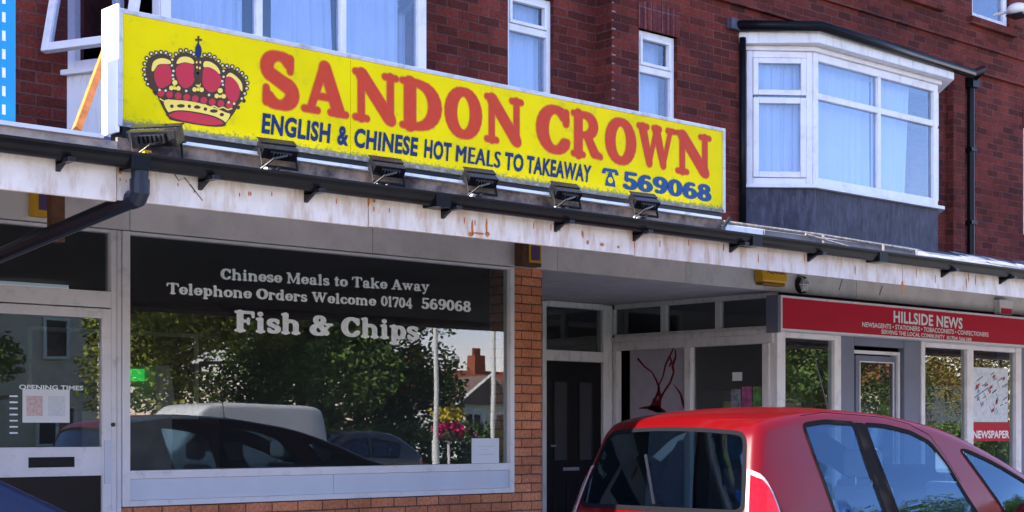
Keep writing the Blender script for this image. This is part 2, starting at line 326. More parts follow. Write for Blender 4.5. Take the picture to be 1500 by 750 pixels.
    G['y'] = (.82, L(.2,.60,.42,.10,.10,.08)+L(.64,.62,.34,-.20,.05)+L(.22,-.20,.24,-.21,.08)+ser(.0,.38,X-SR)+ser(.5,.82,X-SR))
    G['&'] = (1.0, A(.42,.76,.17,.17,0,360,.05,.10)+A(.38,.27,.26,.22,60,320,.05,.125)+L(.30,.64,.72,.12,.10,.11)+L(.60,.2,.84,.52,.05)+ser(.66,1.0,.56))
    G['0'] = (.78, A(.38,.5,.25,.43,0,360,.055,.12))
    G['1'] = (.50, fs(.25,0,1,.11,.08,top=False)+L(.07,.84,.25,.93,.05))
    G['4'] = (.78, stem(.52,0,1,.10)+L(.48,.92,.08,.32,.06)+L(.08,.28,.72,.28,.06)+ser(.34,.72,SR))
    G['5'] = (.74, L(.20,.93,.62,.93,.07)+L(.20,.92,.17,.55,.055)+A(.34,.31,.25,.25,-140,120,.06,.12)+L(.12,.16,.13,.18,.08))
    G['6'] = (.76, A(.38,.31,.24,.25,0,360,.055,.11)+A(.46,.45,.32,.47,105,190,.06,.115)+L(.52,.9,.56,.86,.07))
    G['7'] = (.72, L(.12,.92,.64,.92,.07)+L(.10,.90,.09,.74,.05)+L(.64,.90,.34,.10,.08,.12))
    G['8'] = (.76, A(.38,.74,.20,.19,0,360,.055,.10)+A(.38,.27,.24,.22,0,360,.055,.115))
    G['9'] = (.76, A(.38,.69,.24,.25,0,360,.055,.11)+A(.30,.55,.32,.47,-75,10,.06,.115)+L(.22,.1,.2,.14,.07))
    return G
GLY = glyphs(); _gc = {}
def glyph_mesh(ch, grow=0.0, step=.028):
    k = (ch, grow, step)
    if k in _gc: return _gc[k]
    adv, st_ = GLY[ch]
    xs = np.arange(-.12, adv+.14, step); ys = np.arange(-.42, 1.12, step)
    gx, gy = np.meshgrid(xs, ys); D = np.full(gx.shape, 9.0)
    for _, x0,y0,x1,y1,r0,r1 in st_:
        dx, dy = x1-x0, y1-y0; q = dx*dx+dy*dy+1e-9
        t = np.clip(((gx-x0)*dx+(gy-y0)*dy)/q, 0, 1)
        d = np.hypot(gx-x0-t*dx, gy-y0-t*dy)-(r0+(r1-r0)*t)-grow
        k_ = .02; h = np.clip(.5+.5*(D-d)/k_, 0, 1); D = D*(1-h)+d*h-k_*h*(1-h)      # slight blend in the corners
    vs = {}; V = []; F = []
    def key(kk, p):
        if kk not in vs: vs[kk] = len(V); V.append(p)
        return vs[kk]
    ny, nx = D.shape
    for j in range(ny-1):
        for i in range(nx-1):
            c = [(j,i),(j,i+1),(j+1,i+1),(j+1,i)]; s = [D[a] < 0 for a in c]
            if not any(s): continue
            poly = []
            for a in range(4):
                p, q = c[a], c[(a+1)%4]
                if s[a]: poly.append(key(p, (xs[p[1]], ys[p[0]])))
                if s[a] != s[(a+1)%4]:
                    t = D[p]/(D[p]-D[q]); kk = (min(p,q), max(p,q))
                    poly.append(key(kk, (xs[p[1]]+(xs[q[1]]-xs[p[1]])*t, ys[p[0]]+(ys[q[0]]-ys[p[0]])*t)))
            if len(poly) > 2: F.append(poly)
    r = (adv, V, F); _gc[k] = r; return r
def slab_text(mb, s, fmap, track=.0, grow=0, step=.035, space=.38):
    """fmap(u,v)->3D with u in 0..1 across the whole line, v in cap heights"""
    x = 0; items = []
    for ch in s:
        if ch == ' ': x += space; continue
        a, V, F = glyph_mesh(ch, grow, step); items.append((x, V, F)); x += a+track
    W = x
    for x0, V, F in items: mb.add([fmap((x0+u)/W, v) for u, v in V], F)
def plain_text(s, shear=0.0, bold=0.02, spacing=1.0):
    """built-in font; returns verts (u,v) scaled to cap height 1, faces, width"""
    cu = bpy.data.curves.new('t', 'FONT'); cu.body = s; cu.offset = bold; cu.shear = shear; cu.space_character = spacing
    cu.fill_mode = 'FRONT'; cu.resolution_u = 3
    o = bpy.data.objects.new('t', cu); C.objects.link(o); dg = bpy.context.evaluated_depsgraph_get()
    me = bpy.data.meshes.new_from_object(o.evaluated_get(dg)); V = [tuple(v.co) for v in me.vertices]; F = [tuple(p.vertices) for p in me.polygons]
    bpy.data.objects.remove(o); bpy.data.meshes.remove(me); bpy.data.curves.remove(cu)
    x0 = min(v[0] for v in V); x1 = max(v[0] for v in V); h = .72
    return [((v[0]-x0)/(x1-x0), v[1]/h) for v in V], F, (x1-x0)/h
def put_plain(mb, s, fmap, **k):
    V, F, W = plain_text(s, **k); mb.add([fmap(u, v) for u, v in V], F); mb.raw = True
def planeY(x0, x1, zb, zh, Y, zb1=None):
    return lambda u, v: (x0+(x1-x0)*u, Y, zb+((zb1 if zb1 is not None else zb)-zb)*u+v*zh)

# ================================================================== ground
XW0, XW1 = -8.0, 26.0
g = MB(); g.box(-400, 400, -400, 300, -.6, -.13); kind(g.build('ground', M['grass']))
g = MB(); g.box(-120, 160, -16.0, -1.75, -.125, -.12); kind(g.build('road', M['asphalt']))
g = MB(); g.box(-60, 90, -6.4, -1.75, -.121, -.116); kind(g.build('parking_bay', mat('concrete_bay', (.42,.40,.37), .85, var=.15, vscale=1.2, bump=.4, bscale=90)))  # unseen pale ground strip added to bounce sun up under the canopy
g = MB(); g.box(-60, 90, -1.62, 0.0, -.12, 0.0); g.box(9.16, 12.4, 0.004, 2.4, -.12, 0.0); kind(g.build('pavement', M['paving']))
g = MB()
for i in range(-40, 60): g.box(i*.915+.006, (i+1)*.915-.006, -1.75, -1.622, -.12, .004)
kind(g.build('kerb', M['kerb'], bevel=.01))
g = MB(); g.box(-120, 160, -18.4, -16.12, -.12, -.005); kind(g.build('far_pavement', M['paving']))
g = MB(); g.box(-120, 160, -16.12, -16.0, -.12, .0); kind(g.build('far_kerb', M['kerb']))

# ================================================================== the parade building
B = thing('parade_building', 'dark red brick parade of shops with white bay windows above a long white canopy', 'building', (6, 0, 0))
YS = -.20                                    # wall right of the step stands forward
XS = X_(872, 0)                              # the vertical step in the brickwork
XC0, XC1 = 9.14, 12.29                       # entrance lobby opening
ZTOP = 8.6
def wall_with_holes(x0, x1, z0, z1, Yf, t, holes):
    """brick wall front at Yf, thickness t backwards, rectangular holes (x0,x1,z0,z1)"""
    mb = MB(); xs = sorted({x0, x1}|{h[0] for h in holes}|{h[1] for h in holes}); zs = sorted({z0, z1}|{h[2] for h in holes}|{h[3] for h in holes})
    xs = [v for v in xs if x0 <= v <= x1]; zs = [v for v in zs if z0 <= v <= z1]
    for a, b in zip(xs, xs[1:]):
        run = None
        for c, d in zip(zs, zs[1:]):
            inside = any(h[0] <= (a+b)/2 <= h[1] and h[2] <= (c+d)/2 <= h[3] for h in holes)
            if inside:
                if run: mb.box(a, b, Yf, Yf+t, run[0], run[1]); run = None
            else: run = (run[0], d) if run else (c, d)
        if run: mb.box(a, b, Yf, Yf+t, run[0], run[1])
    return mb
# window openings above the canopy ---------------------------------
def opening(pxl, pxr, ytop, ybot, Y, ref):
    return (X_(pxl, Y), X_(pxr, Y), Z_(ref, ybot, Y), Z_(ref, ytop, Y))
winA = opening(744, 811, -4, 190, 0, 790)    # tall narrow window left of the step
winA = (winA[0], winA[1], 3.75, Z_(778, -8, 0))
winB = (X_(936, YS), X_(992, YS), 3.75, Z_(964, 48, YS))
# bays
def bay_geo(px_wall, px_l, px_r, perp, Yw):
    c = perp; return X_(px_wall, Yw), X_(px_l, c-DIST), X_(px_r, c-DIST), c-DIST
bay2 = bay_geo(1093, 1192, 1374, 9.0, YS)
bay1 = bay_geo(98, 236, 625, 8.9, 0)
winC = (X_(1424, YS), X_(1479, YS), 5.92, 7.2)
winD = (X_(1300, YS), X_(1372, YS), 5.95, 7.2)
winE = (X_(1499, YS), X_(1499, YS)+.75, 3.6, 4.85)
holesL = [winA, (bay1[0]+.12, bay1[2]+.2, 3.3, 5.0)]
holesR = [winB, winC, winD, winE, (bay2[0]+.12, bay2[2]+.1, 3.5, 4.95)]
ZW = 2.96
mb = wall_with_holes(XW0, XS, ZW, ZTOP, 0, .28, holesL); mb.build('upper_wall', M['brick'], B)
mb = wall_with_holes(XS, XW1, 3.02, ZTOP, YS, .48, holesR); mb.build('upper_wall', M['brick'], B)
# string course and soldier arches
def course(x0, x1, z0, z1, Y, p=.03, m='brick'): return MB().box(x0, x1, Y-p, Y-.002, z0, z1).build('string_course', M[m], B)
course(XS+.02, XW1, 5.30, 5.37, YS, .045); course(XS+.02, XW1, 5.60, 5.68, YS, .03)
for wn, Y in ((winB, YS), (winE, YS)):
    x0, x1 = wn[0]-.02, wn[1]+.02; n = 9; mb = MB()
    for i in range(n):
        a = x0+(x1-x0)*i/n; b = x0+(x1-x0)*(i+1)/n; rz = .035*math.sin(math.pi*(i+.5)/n)
        mb.box(a+.004, b-.004, Y-.012, Y+.09, wn[3]+.0+rz*0, wn[3]+.225+rz)
    mb.build('soldier_arch', M['soldier'], B)
for wn, Y in ((winC, YS), (winD, YS)):
    MB().box(wn[0]-.08, wn[1]+.08, Y-.06, Y+.05, wn[2]-.09, wn[2]-.004).build('window_sill', M['brick'], B, bevel=.008)
# lighter mortar teeth on the outer edge of the step
mb = MB()
for i in range(40):
    z = 3.30+i*.075; q_ = random.random(); mb.box(XS-.004, XS+.012+.03*q_, YS-.005, YS-.001, z-.004, z+.004+.004*q_)
mb.build('mortar_joint', mat('pale_mortar', (.26,.19,.20), .9), B)
# roof + eaves far above, unseen; overhang sized to shade the upper storey
mb = MB(); mb.prism([(XW0, -.75, ZTOP), (XW0, .3, ZTOP), (XW0, 5.0, ZTOP+2.6), (XW0, 9.8, ZTOP-.1), (XW0, 9.8, ZTOP-.25), (XW0, -.75, ZTOP-.15)], (XW1-XW0, 0, 0)); mb.build('roof', mat('slate_roof', (.09,.09,.10), .7, var=.2), B)
mb = MB(); mb.box(XW0, XW1, 9.0, 9.28, 0, ZTOP-.3); mb.box(XW0, XW0+.25, .3, 9.0, 0, ZTOP-.2); mb.box(XW1-.25, XW1, .3, 9.0, 0, ZTOP-.2); mb.build('rear_wall', M['brick'], B)
# floors and dividing walls inside (dark rooms behind the glass)
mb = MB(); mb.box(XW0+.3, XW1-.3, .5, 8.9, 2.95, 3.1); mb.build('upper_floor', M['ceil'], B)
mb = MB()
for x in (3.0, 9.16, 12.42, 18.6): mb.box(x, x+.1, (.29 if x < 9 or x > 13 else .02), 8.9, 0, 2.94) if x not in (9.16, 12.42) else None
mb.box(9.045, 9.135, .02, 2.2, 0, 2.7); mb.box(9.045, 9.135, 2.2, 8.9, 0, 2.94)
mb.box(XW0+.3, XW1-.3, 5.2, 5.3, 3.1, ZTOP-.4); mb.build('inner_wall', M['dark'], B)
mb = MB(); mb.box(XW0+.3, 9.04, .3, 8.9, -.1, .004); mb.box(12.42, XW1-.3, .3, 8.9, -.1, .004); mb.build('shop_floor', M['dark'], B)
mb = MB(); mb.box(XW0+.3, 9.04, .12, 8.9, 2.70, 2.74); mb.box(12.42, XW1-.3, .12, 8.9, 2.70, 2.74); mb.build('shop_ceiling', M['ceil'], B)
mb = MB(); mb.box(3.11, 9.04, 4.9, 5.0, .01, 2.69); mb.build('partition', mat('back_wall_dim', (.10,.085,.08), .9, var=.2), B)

# ------------------------------------------------------------------ windows
def frame_rect(mb, x0, x1, z0, z1, Y, w=.05, d=.06, horiz=(), vert=()):
    mb.box(x0, x0+w, Y, Y+d, z0, z1); mb.box(x1-w, x1, Y, Y+d, z0, z1)
    mb.box(x0+w+.0005, x1-w-.0005, Y+.001, Y+d, z0, z0+w); mb.box(x0+w+.0005, x1-w-.0005, Y+.001, Y+d, z1-w, z1)
    for z, hh in horiz: mb.box(x0+w+.001, x1-w-.001, Y+.002, Y+d-.002, z-hh/2, z+hh/2)
    for x, ww in vert: mb.box(x-ww/2, x+ww/2, Y+.003, Y+d-.004, z0+w+.001, z1-w-.001)
def curtain(x0, x1, z0, z1, Y, label, amp=.018, n=16, skew=0, group='net curtains upstairs'):
    V = []; F = []; nx = 60; nz = 6; ph = random.random()*6
    for j in range(nz+1):
        for i in range(nx+1):
            u = i/nx; t = j/nz; x = x0+(x1-x0)*u+skew*(1-t)*u*.3
            V.append((x, Y+amp*(math.sin(u*n*6.28+ph+.6*math.sin(u*9))+.5*math.sin(u*n*2.3*6.28))*(1.1-.4*t), z0+(z1-z0)*t))
    for j in range(nz):
        for i in range(nx): a = j*(nx+1)+i; F.append((a, a+1, a+nx+2, a+nx+1))
    o = MB().add(V, F).build('curtain', M['curtain'], smooth=True); tag(o, label, 'curtain', group); return o
def up_window(h, Y, ztr, label, lights=True):
    x0, x1, z0, z1 = h; Yf = Y+.035
    f = MB(); frame_rect(f, x0+.003, x1-.003, z0+.003, z1-.003, Yf, .045, .07, horiz=[(ztr, .06)])
    wdw = f.build('window_frame', M['white'], B, bevel=.006)
    s = MB(); frame_rect(s, x0+.048, x1-.048, ztr+.032, z1-.048, Yf-.012, .030, .05); s.build('opening_sash', M['white'], wdw, bevel=.006)
    q = MB(); q.box(x0+.07, x1-.07, Yf+.028, Yf+.032, ztr+.05, z1-.07); q.build('pane', M['gup'], wdw)
    q = MB(); q.box(x0+.05, x1-.05, Yf+.036, Yf+.040, z0+.05, ztr-.03); q.build('pane', M['gup'], wdw)
    pass
    return wdw
up_window(winA, 0, Z_(778, 40, 0)-.02, 'a'); up_window(winB, YS, Z_(964, 104, YS), 'b')
curtain(winA[0]+.03, winA[1]-.03, 3.7, winA[3]-.02, .16, 'net curtain in the narrow window nearest the wall step', .012, 5)
curtain(winB[0]+.02, winB[1]-.02, 3.7, winB[3]-.02, YS+.2, 'net curtain in the narrow window above the number 569068', .02, 3)
for hh in (winC, winD, winE):
    f = MB(); frame_rect(f, hh[0]+.003, hh[1]-.003, hh[2]+.003, hh[3]-.003, YS+.035, .07, .07, vert=[((hh[0]+hh[1])/2+.18, .05)] if hh is winD else ())
    wf = f.build('window_frame', M['white'], B, bevel=.006)
    MB().box(hh[0]+.06, hh[1]-.06, YS+.07, YS+.075, hh[2]+.06, hh[3]-.06).build('pane', M['gup'], wf)

# ------------------------------------------------------------------ bay windows
def bay(geo, Yw, zsill, zhead, mull, transom, apron_mat, zbase, labelside, open_side=False):
    xw, xl, xr, Yf = geo; xr2 = xr+(xl-xw)
    root = MB().prism([(xw, Yw-.001, zbase), (xl, Yf, zbase), (xr, Yf, zbase), (xr2, Yw-.001, zbase)], (0, 0, zsill-.03-zbase)).build('bay_apron', apron_mat, B)
    # sill board
    MB().prism([(xw-.05, Yw-.002, zsill-.03), (xl-.03, Yf-.05, zsill-.03), (xr+.05, Yf-.05, zsill-.03), (xr2+.06, Yw-.002, zsill-.03)], (0, 0, .035)).build('sill', M['white'], root, bevel=.005)
    f = MB(); w = .075; d = .065
    # front
    frame_rect(f, xl, xr, zsill+.006, zhead, Yf, w, d, horiz=[(transom, .06)] if transom else (), vert=[(m, .05) for m in mull])
    f.build('front_frame', M['white'], root, bevel=.006)
    MB().box(xl+.03, xr-.03, Yf+.034, Yf+.038, zsill+.04, zhead-.03).build('front_pane', M['gup'], root)
    # canted sides
    for sgn in (0, 1):
        a = Vector((xw, Yw, 0)) if sgn == 0 else Vector((xr, Yf, 0)); b = Vector((xl, Yf, 0)) if sgn == 0 else Vector((xr2, Yw, 0))
        ux = (b-a).normalized(); L_ = (b-a).length; nrm = Vector((ux.y, -ux.x, 0))
        Mx = Matrix((( ux.x, -nrm.x, 0, a.x), (ux.y, -nrm.y, 0, a.y), (0, 0, 1, 0), (0, 0, 0, 1)))
        t = MB(); frame_rect(t, .004, L_-.012, zsill+.006, zhead, .0, .06, .06)
        if not (open_side and sgn == 0):
            tz = transom-.02 if transom else (zsill+zhead)/2+.3
            frame_rect(t, .065, L_-.075, zsill+.07, tz-.012, -.014, .055, .055); frame_rect(t, .065, L_-.075, tz+.012, zhead-.065, -.014, .05, .055)
        t.v = [tuple(Mx @ Vector(p)) for p in t.v]; t.build('side_frame', M['white'], root, bevel=.005)
        if not (open_side and sgn == 0):
            t = MB().box(.08, L_-.09, .022, .026, zsill+.08, zhead-.08); t.v = [tuple(Mx @ Vector(p)) for p in t.v]; t.build('side_pane', M['gup'], root)
        else:
            # the opened top hung casement, leaning out
            mid = L_*.52
            t = MB(); t.box(mid-.03, mid+.03, .004, .056, zsill+.07, zhead-.07); t.v = [tuple(Mx @ Vector(p)) for p in t.v]; t.build('side_mullion', M['white'], root, bevel=.004)
            ang = R(13); hz_ = zhead-.06; H = zhead-zsill-.10
            c_ = MB(); frame_rect(c_, .02, L_-.03, -H, 0, -.03, .055, .05)
            p_ = MB().box(.06, L_-.07, -.008, -.004, -H+.04, -.04)
            for q_, nm, mt in ((c_, 'open_casement', M['white']), (p_, 'casement_pane', M['gup'])):
                Rx = Matrix.Rotation(-ang, 4, 'X')
                q_.v = [tuple(Mx @ (Vector((0, 0, hz_))+Rx @ Vector(p))) for p in q_.v]; q_.build(nm, mt, root, bevel=.005 if nm == 'open_casement' else 0)
    # head board, roof, gutter
    def outline(e, z): return [(xw-e*.9, Yw-.003, z), (xl-e*.75, Yf-e, z), (xr+e*.75, Yf-e, z), (xr2+e*.9, Yw-.003, z)]
    MB().prism(outline(.03, zhead+.001), (0, 0, .045)).build('head_trim', M['white'], root, bevel=.008)
    MB().prism(outline(.13, zhead+.047), (0, 0, .115)).build('fascia_board', M['whitepaint'], root, bevel=.01)
    rb = outline(.15, zhead+.165)
    V = rb+[(xw+.1, Yw-.003, zhead+.30), (xr2-.1, Yw-.003, zhead+.30)]
    MB().add(V, [(0,1,2,3), (0,4,1), (1,4,5,2), (2,5,3), (0,3,5,4)]).build('lead_roof', M['lead'], root)
    e = .18; z = zhead+.185
    MB().tube([(xw-e*.9-.02, Yw-.02, z+.02), (xl-e*.75, Yf-e, z), (xr+e*.8+.30, Yf-e+.05, z-.02)], .048, 12).build('gutter', M['gutter'], root, smooth=True)
    return root
zs2 = Z_(1375, 303, bay2[3]-0); zh2 = Z_(1192, 76, bay2[3])
m2 = X_(1289, bay2[3])
bay(bay2, YS, zs2, zh2, [m2], Z_(1192, 139, bay2[3]), M['lead'], 2.95, 'r')
zs1 = zs2; zh1 = zh2
bay(bay1, 0, Z_(100, 110, 0)+.02, zh1, [X_(381, bay1[3]), X_(504, bay1[3])], None, M['whitepaint'], 2.95, 'l', open_side=True)
# rooms behind bays: pale blind + curtains
xw, xl, xr, Yf = bay2
xm = m2
curtain(xl+.05, xm+.02, zs2+.05, zh2-.02, Yf+.16, 'net curtain in the left front light of the right-hand bay', .016, 9)
curtain(xm+.06, xr-.30, zs2+.05, zh2-.02, Yf+.16, 'net curtain in the right front light of the right-hand bay, drawn back at its edge', .016, 7, skew=-.3)
o = curtain(-.3, .3, zs2+.05, zh2-.02, 0, 'net curtain behind the angled side light of the right-hand bay', .014, 6)
a = Vector((xw+.12, YS-.02, 0)); b = Vector((xl+.12, Yf+.12, 0)); o.location = ((a+b)/2); o.rotation_euler.z = math.atan2(b.y-a.y, b.x-a.x)
xw, xl, xr, Yf = bay1
curtain(X_(252,Yf), X_(372,Yf), 3.5, zh1-.02, Yf+.15, 'net curtain in the left front light of the bay above the crown sign', .015, 7)
curtain(X_(415,Yf), X_(499,Yf), 3.5, zh1-.02, Yf+.15, 'net curtain pulled to the right, middle light of the bay above the crown', .015, 4, skew=.2)
curtain(X_(510,Yf), X_(600,Yf), 3.5, zh1-.02, Yf+.15, 'net curtain in the right front light of the bay above the crown sign', .015, 5)
# ------------------------------------------------------------------ pipes on the wall
xp = X_(1421, YS-.06); zh2_ = Z_(1192, 76, bay2[3])
pb = MB(); zj = Z_(1418, 128, YS-.07); pb.tube([(xp, YS-.07, 3.0), (xp, YS-.07, zj)], .040, 10); pb.box(xp-.065, xp+.065, YS-.14, YS-.002, zj, zj+.11); gp = bay2; pb.tube([(xp, YS-.08, zj+.08), (xp-.05, YS-.25, zj+.17), (gp[2]+.45, gp[3]-.12, zh2_+.165)], .040, 10)
for z in (3.6, 4.4): pb.box(xp-.055, xp+.055, YS-.115, YS-.002, z, z+.04)
dp = pb.build('downpipe', M['gutter'], B, smooth=False)
xq = X_(1088, YS-.05); MB().tube([(xq, YS-.05, 3.0), (xq, YS-.05, 5.0)], .032, 10).build('downpipe', M['gutter'], B, smooth=True)
mb = MB().box(X_(1064, YS), X_(1098, YS), YS-.06, YS-.002, 5.06, 5.16); mb.build('lead_flashing', M['lead'], B)
# a pair of dark brick steps right of the bay
mb = MB().box(X_(1386, YS), X_(1403, YS), YS-.09, YS-.001, 2.9, 5.29); mb.build('pilaster', M['brick'], B)

# ================================================================== canopy
YF = -3.05                                   # front face of the white fascia
zfb = Z_(770, 357, YF); zft = Z_(770, 322, YF)+.03
can = MB()
xb = X_(170, YF)
cx0, cx1 = -7.5, 25.5
joints = [cx0, -3.2, xb, X_(540, YF), X_(930, YF), X_(1322, YF), 17.0, cx1]
fas = None
for i, (a, b) in enumerate(zip(joints, joints[1:])):
    dz = (-.012 if i == 1 else .003*random.uniform(-1, 1)) ; dy = -.012 if b <= xb+.01 else 0
    o = MB().box(a+.004, b-.004, YF+dy, YF+.025+dy, zfb+dz, zft).build('fascia_board', M['fascia'], B, bevel=.003)
mb = MB().box(cx0, cx1, YF+.026, YF+.09, zfb+.03, zft+.02); mb.build('fascia_backing', M['tan'], B)
# sloping canopy roof and soffit
zr0, zr1 = zft+.005, 3.32
mb = MB().prism([(cx0, YF-.02, zr0), (cx0, YF-.02, zr0+.03), (cx0, -.001, zr1), (cx0, -.001, zr1-.06)], (cx1-cx0, 0, 0)); mb.build('canopy_roof', M['leadroof'], B)
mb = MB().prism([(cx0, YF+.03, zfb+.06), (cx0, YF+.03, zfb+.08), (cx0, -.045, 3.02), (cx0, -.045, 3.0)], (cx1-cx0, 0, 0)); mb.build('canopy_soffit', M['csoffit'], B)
# upright board behind the gutter + its metal capping
xu1 = X_(1062, -2.93)
mb = MB()
ub = [cx0, X_(180, -2.95), X_(285, -2.95), X_(345, -2.95), X_(520, -2.95), X_(780, -2.95), xu1]
mb.box(cx0, X_(172,-2.95), -2.95, -2.93, zft, zft+.12); mb.build('upstand_board', M['tan'], B)
MB().box(X_(172,-2.95)+.001, xu1, -2.95, -2.93, zft, 2.712).build('upstand_board', mat('stained_upstand', (.36,.27,.215), .8, var=.3, vscale=5, dirt=(.06,.045,.045), dscale=2.4, dlo=.46, dhi=.62), B)
mb = MB().box(X_(255, -2.97), xu1-.1, -2.985, -2.915, 2.713, 2.729); mb.build('metal_capping', mat('bright_metal_capping', (.88,.87,.88), .3, dirt=(.2,.18,.17), dscale=9, dlo=.55, dhi=.75), B)  # sun on the rail is put into its near-white colour
mb = MB().box(cx0, X_(150,-2.96), -2.975, -2.90, zft+.121, zft+.14); mb.build('metal_capping', M['alu'], B)
# broken leftover battens on the right
xa, xbr = X_(1100, -3.0), X_(1342, -3.0)
br = MB()
def zline(px, py, Y): return Z_(px, py, Y)
br.box(X_(1062,-3.0), X_(1118,-3.0), -3.0, -2.97, Z_(1090,346,-3.0), Z_(1090,332,-3.0))
br.build('loose_white_batten', M['whitepaint'], B, bevel=.003)
br = MB()
p0 = at(1060, 325, -2.98); p1 = at(1200, 344, -2.98); p2 = at(1342, 367, -2.98)
br.tube([p0, p1, p2], .012, 6); q0 = at(1180, 343, -3.0); q1 = at(1290, 383, -3.06); br.tube([q0, (q0+q1)/2+Vector((0,0,.02)), q1], .008, 6)
for px, a, b in ((1118,336,350),(1205,345,366),(1293,358,382),(1342,366,390)):
    u = at(px, a, -2.99); v = at(px, b, -2.99); br.tube([u, v], .014, 6)
br.build('bare_sign_bracket', mat('rusty_grey_bracket', (.20,.18,.17), .8, var=.4, vscale=30), B)
mb = MB(); mb.box(X_(1120,-2.95), X_(1340,-2.95), -2.95, -2.93, zft-.01, Z_(1230, 352, -2.95)); mb.build('upstand_board', mat('grey_upstand', (.22,.21,.22), .7, var=.3, vscale=8), B)
# ragged felt at the far right
mb = MB()
for i in range(70):
    x = random.uniform(X_(1345, -2.5), X_(1500, -2)+4); y = random.uniform(-2.9, -.5); t = (y-YF)/3.05; z = zr0+.03+(zr1-zr0-.03)*t+.006
    a = random.uniform(-.35, .35); l = random.uniform(.1, .35); w_ = random.uniform(.02, .06); ux = Vector((math.cos(a), math.sin(a), .21*math.sin(a))); uy = Vector((-math.sin(a), math.cos(a), .21))
    c_ = Vector((x, y, z)); mb.add([c_-ux*l-uy*w_, c_+ux*l-uy*w_*.3, c_+ux*l*.8+uy*w_+Vector((0,0,.015)), c_-ux*l*.9+uy*w_+Vector((0,0,.02))], [(0,1,2,3)])
o = mb.build('felt_strip', mat('pale_felt', (.20,.21,.25), .6, var=.4, vscale=9), B); o['kind'] = 'stuff'
# gutter
gz = (Z_(770, 298, YF-.07)+Z_(770, 325, YF-.07))/2
gm = MB(); rr = .047; segs = [cx0, X_(198, YF-.07), X_(640, YF-.07), X_(1100, YF-.07), X_(1285,YF-.07), 19, cx1]
for a, b in zip(segs, segs[1:]):
    n = 9; V = []; F = []
    for x in (a, b):
        for k in range(n+1):
            t = math.pi*k/n; V.append((x, YF-.07-rr*math.cos(t)*1.1, gz+.03-rr*math.sin(t)*1.25))
        for k in range(n+1):
            t = math.pi*(n-k)/n; V.append((x, YF-.07-(rr-.006)*math.cos(t)*1.1, gz+.032-(rr-.006)*math.sin(t)*1.25))
    m_ = 2*(n+1)
    for k in range(m_): F.append((k, (k+1)%m_, m_+(k+1)%m_, m_+k))
    gm.add(V, F)
    gm.box(b-.05, b+.05, YF-.07-rr*1.2, YF-.012, gz-.036, gz+.036)
    gm.tube([(a, YF-.07-rr*1.12, gz+.034), (b, YF-.07-rr*1.12, gz+.034)], .008, 6)
gut = gm.build('canopy_gutter', M['gutter'], B)
for px in (90, 300, 455, 655, 820, 935, 1076, 1190, 1385, 1470, 1530):
    x = X_(px, YF-.03); bk = MB(); bk.prism([(x-.02, YF-.001, gz-.03), (x-.02, YF-.09, gz-.03), (x-.02, YF-.001, gz-.078)], (.022, 0, 0)); bk.box(x-.02, x+.015, YF-.14, YF, gz-.04, gz-.02); bk.build('gutter_bracket', M['black'], gut)
# swan neck rain pipe dropping from the gutter and running back under the canopy
x0 = X_(203, YF-.07)
A0 = Vector((x0, YF-.08, gz-.03)); A1 = Vector((x0, YF-.08, Z_(203, 288, YF-.08)))
end = Vector((x0+.0, -.06, A1.z-.31)); d_ = (end-A1).normalized()
rp = MB(); rp.tube([A0, A1+Vector((0,0,.03)), A1+d_*.05, end], .040, 4 if False else 12); rp.tube([A1+Vector((0,0,.08)), A1+Vector((0,0,.02)), A1+d_*.02, A1+d_*.07], .046, 12)
rp.tube([end, end+Vector((0,0,-2.0))], .038, 12)
rp.build('swan_neck_pipe', mat('navy_black_pipe', (.012,.016,.03), .3, var=.2), gut, smooth=False)
# brown timber hanger under the canopy
c_ = at(82, 315, -2.2); MB().box(c_.x-.035, c_.x+.035, -2.23, -2.17, Z_(82, 355, -2.2), 2.66).build('timber_hanger', M['brownwood'], B, bevel=.003)
# rust runs, screws and crack on the fascia
rs = MB()
def blob(mb, px, py, rx, ry, Y, n=12):
    c = at(px, py, Y); k = 2300/ (c.x*st+(c.y+DIST)*ct)
    pts = [c+Vector((rx/k*1.35*math.cos(t)*(1+.25*random.uniform(-1,1)), 0, ry/k*math.sin(t)*(1+.2*random.uniform(-1,1)))) for t in [2*math.pi*i/n for i in range(n)]]
    mb.add(pts, [tuple(range(n))])
drips = [(rnd_.uniform(20,1480)) for rnd_ in [random.Random(i) for i in range(34)]]
for i_, px in enumerate(drips): blob(rs, px, 628-(628-326)*(3260-px)/2490+random.Random(i_*3).uniform(0,14), .8, random.Random(i_).uniform(2,8), YF-.0018)
for px, py, rx, ry in ((692,333,1.6,11),(713,331,1.6,10),(690,343,4,3),(714,343,3.5,4),(540,295,1.4,8),(548,294,2,3),(861,355,2,3),(882,358,3.5,2.5),(906,362,2,2),(702,342,9,1.6),(1322,421,2,9),(176,252,2,3)):
    blob(rs, px, py, rx, ry, YF-.0022)
rs.build('rust_stain', M['rust'], B)
cr = MB()
pts = [(253,251),(262,265),(270,260),(278,270),(297,294)]
for (a,b),(c,d) in zip(pts, pts[1:]):
    p = at(a,b,YF-.002); q = at(c,d,YF-.002); w_ = Vector((.004, 0, .001)); cr.add([p-w_, p+w_, q+w_*.5, q-w_*.5], [(0,1,2,3)])
cr.build('crack', M['crack'], B)
for px in (297,): pass

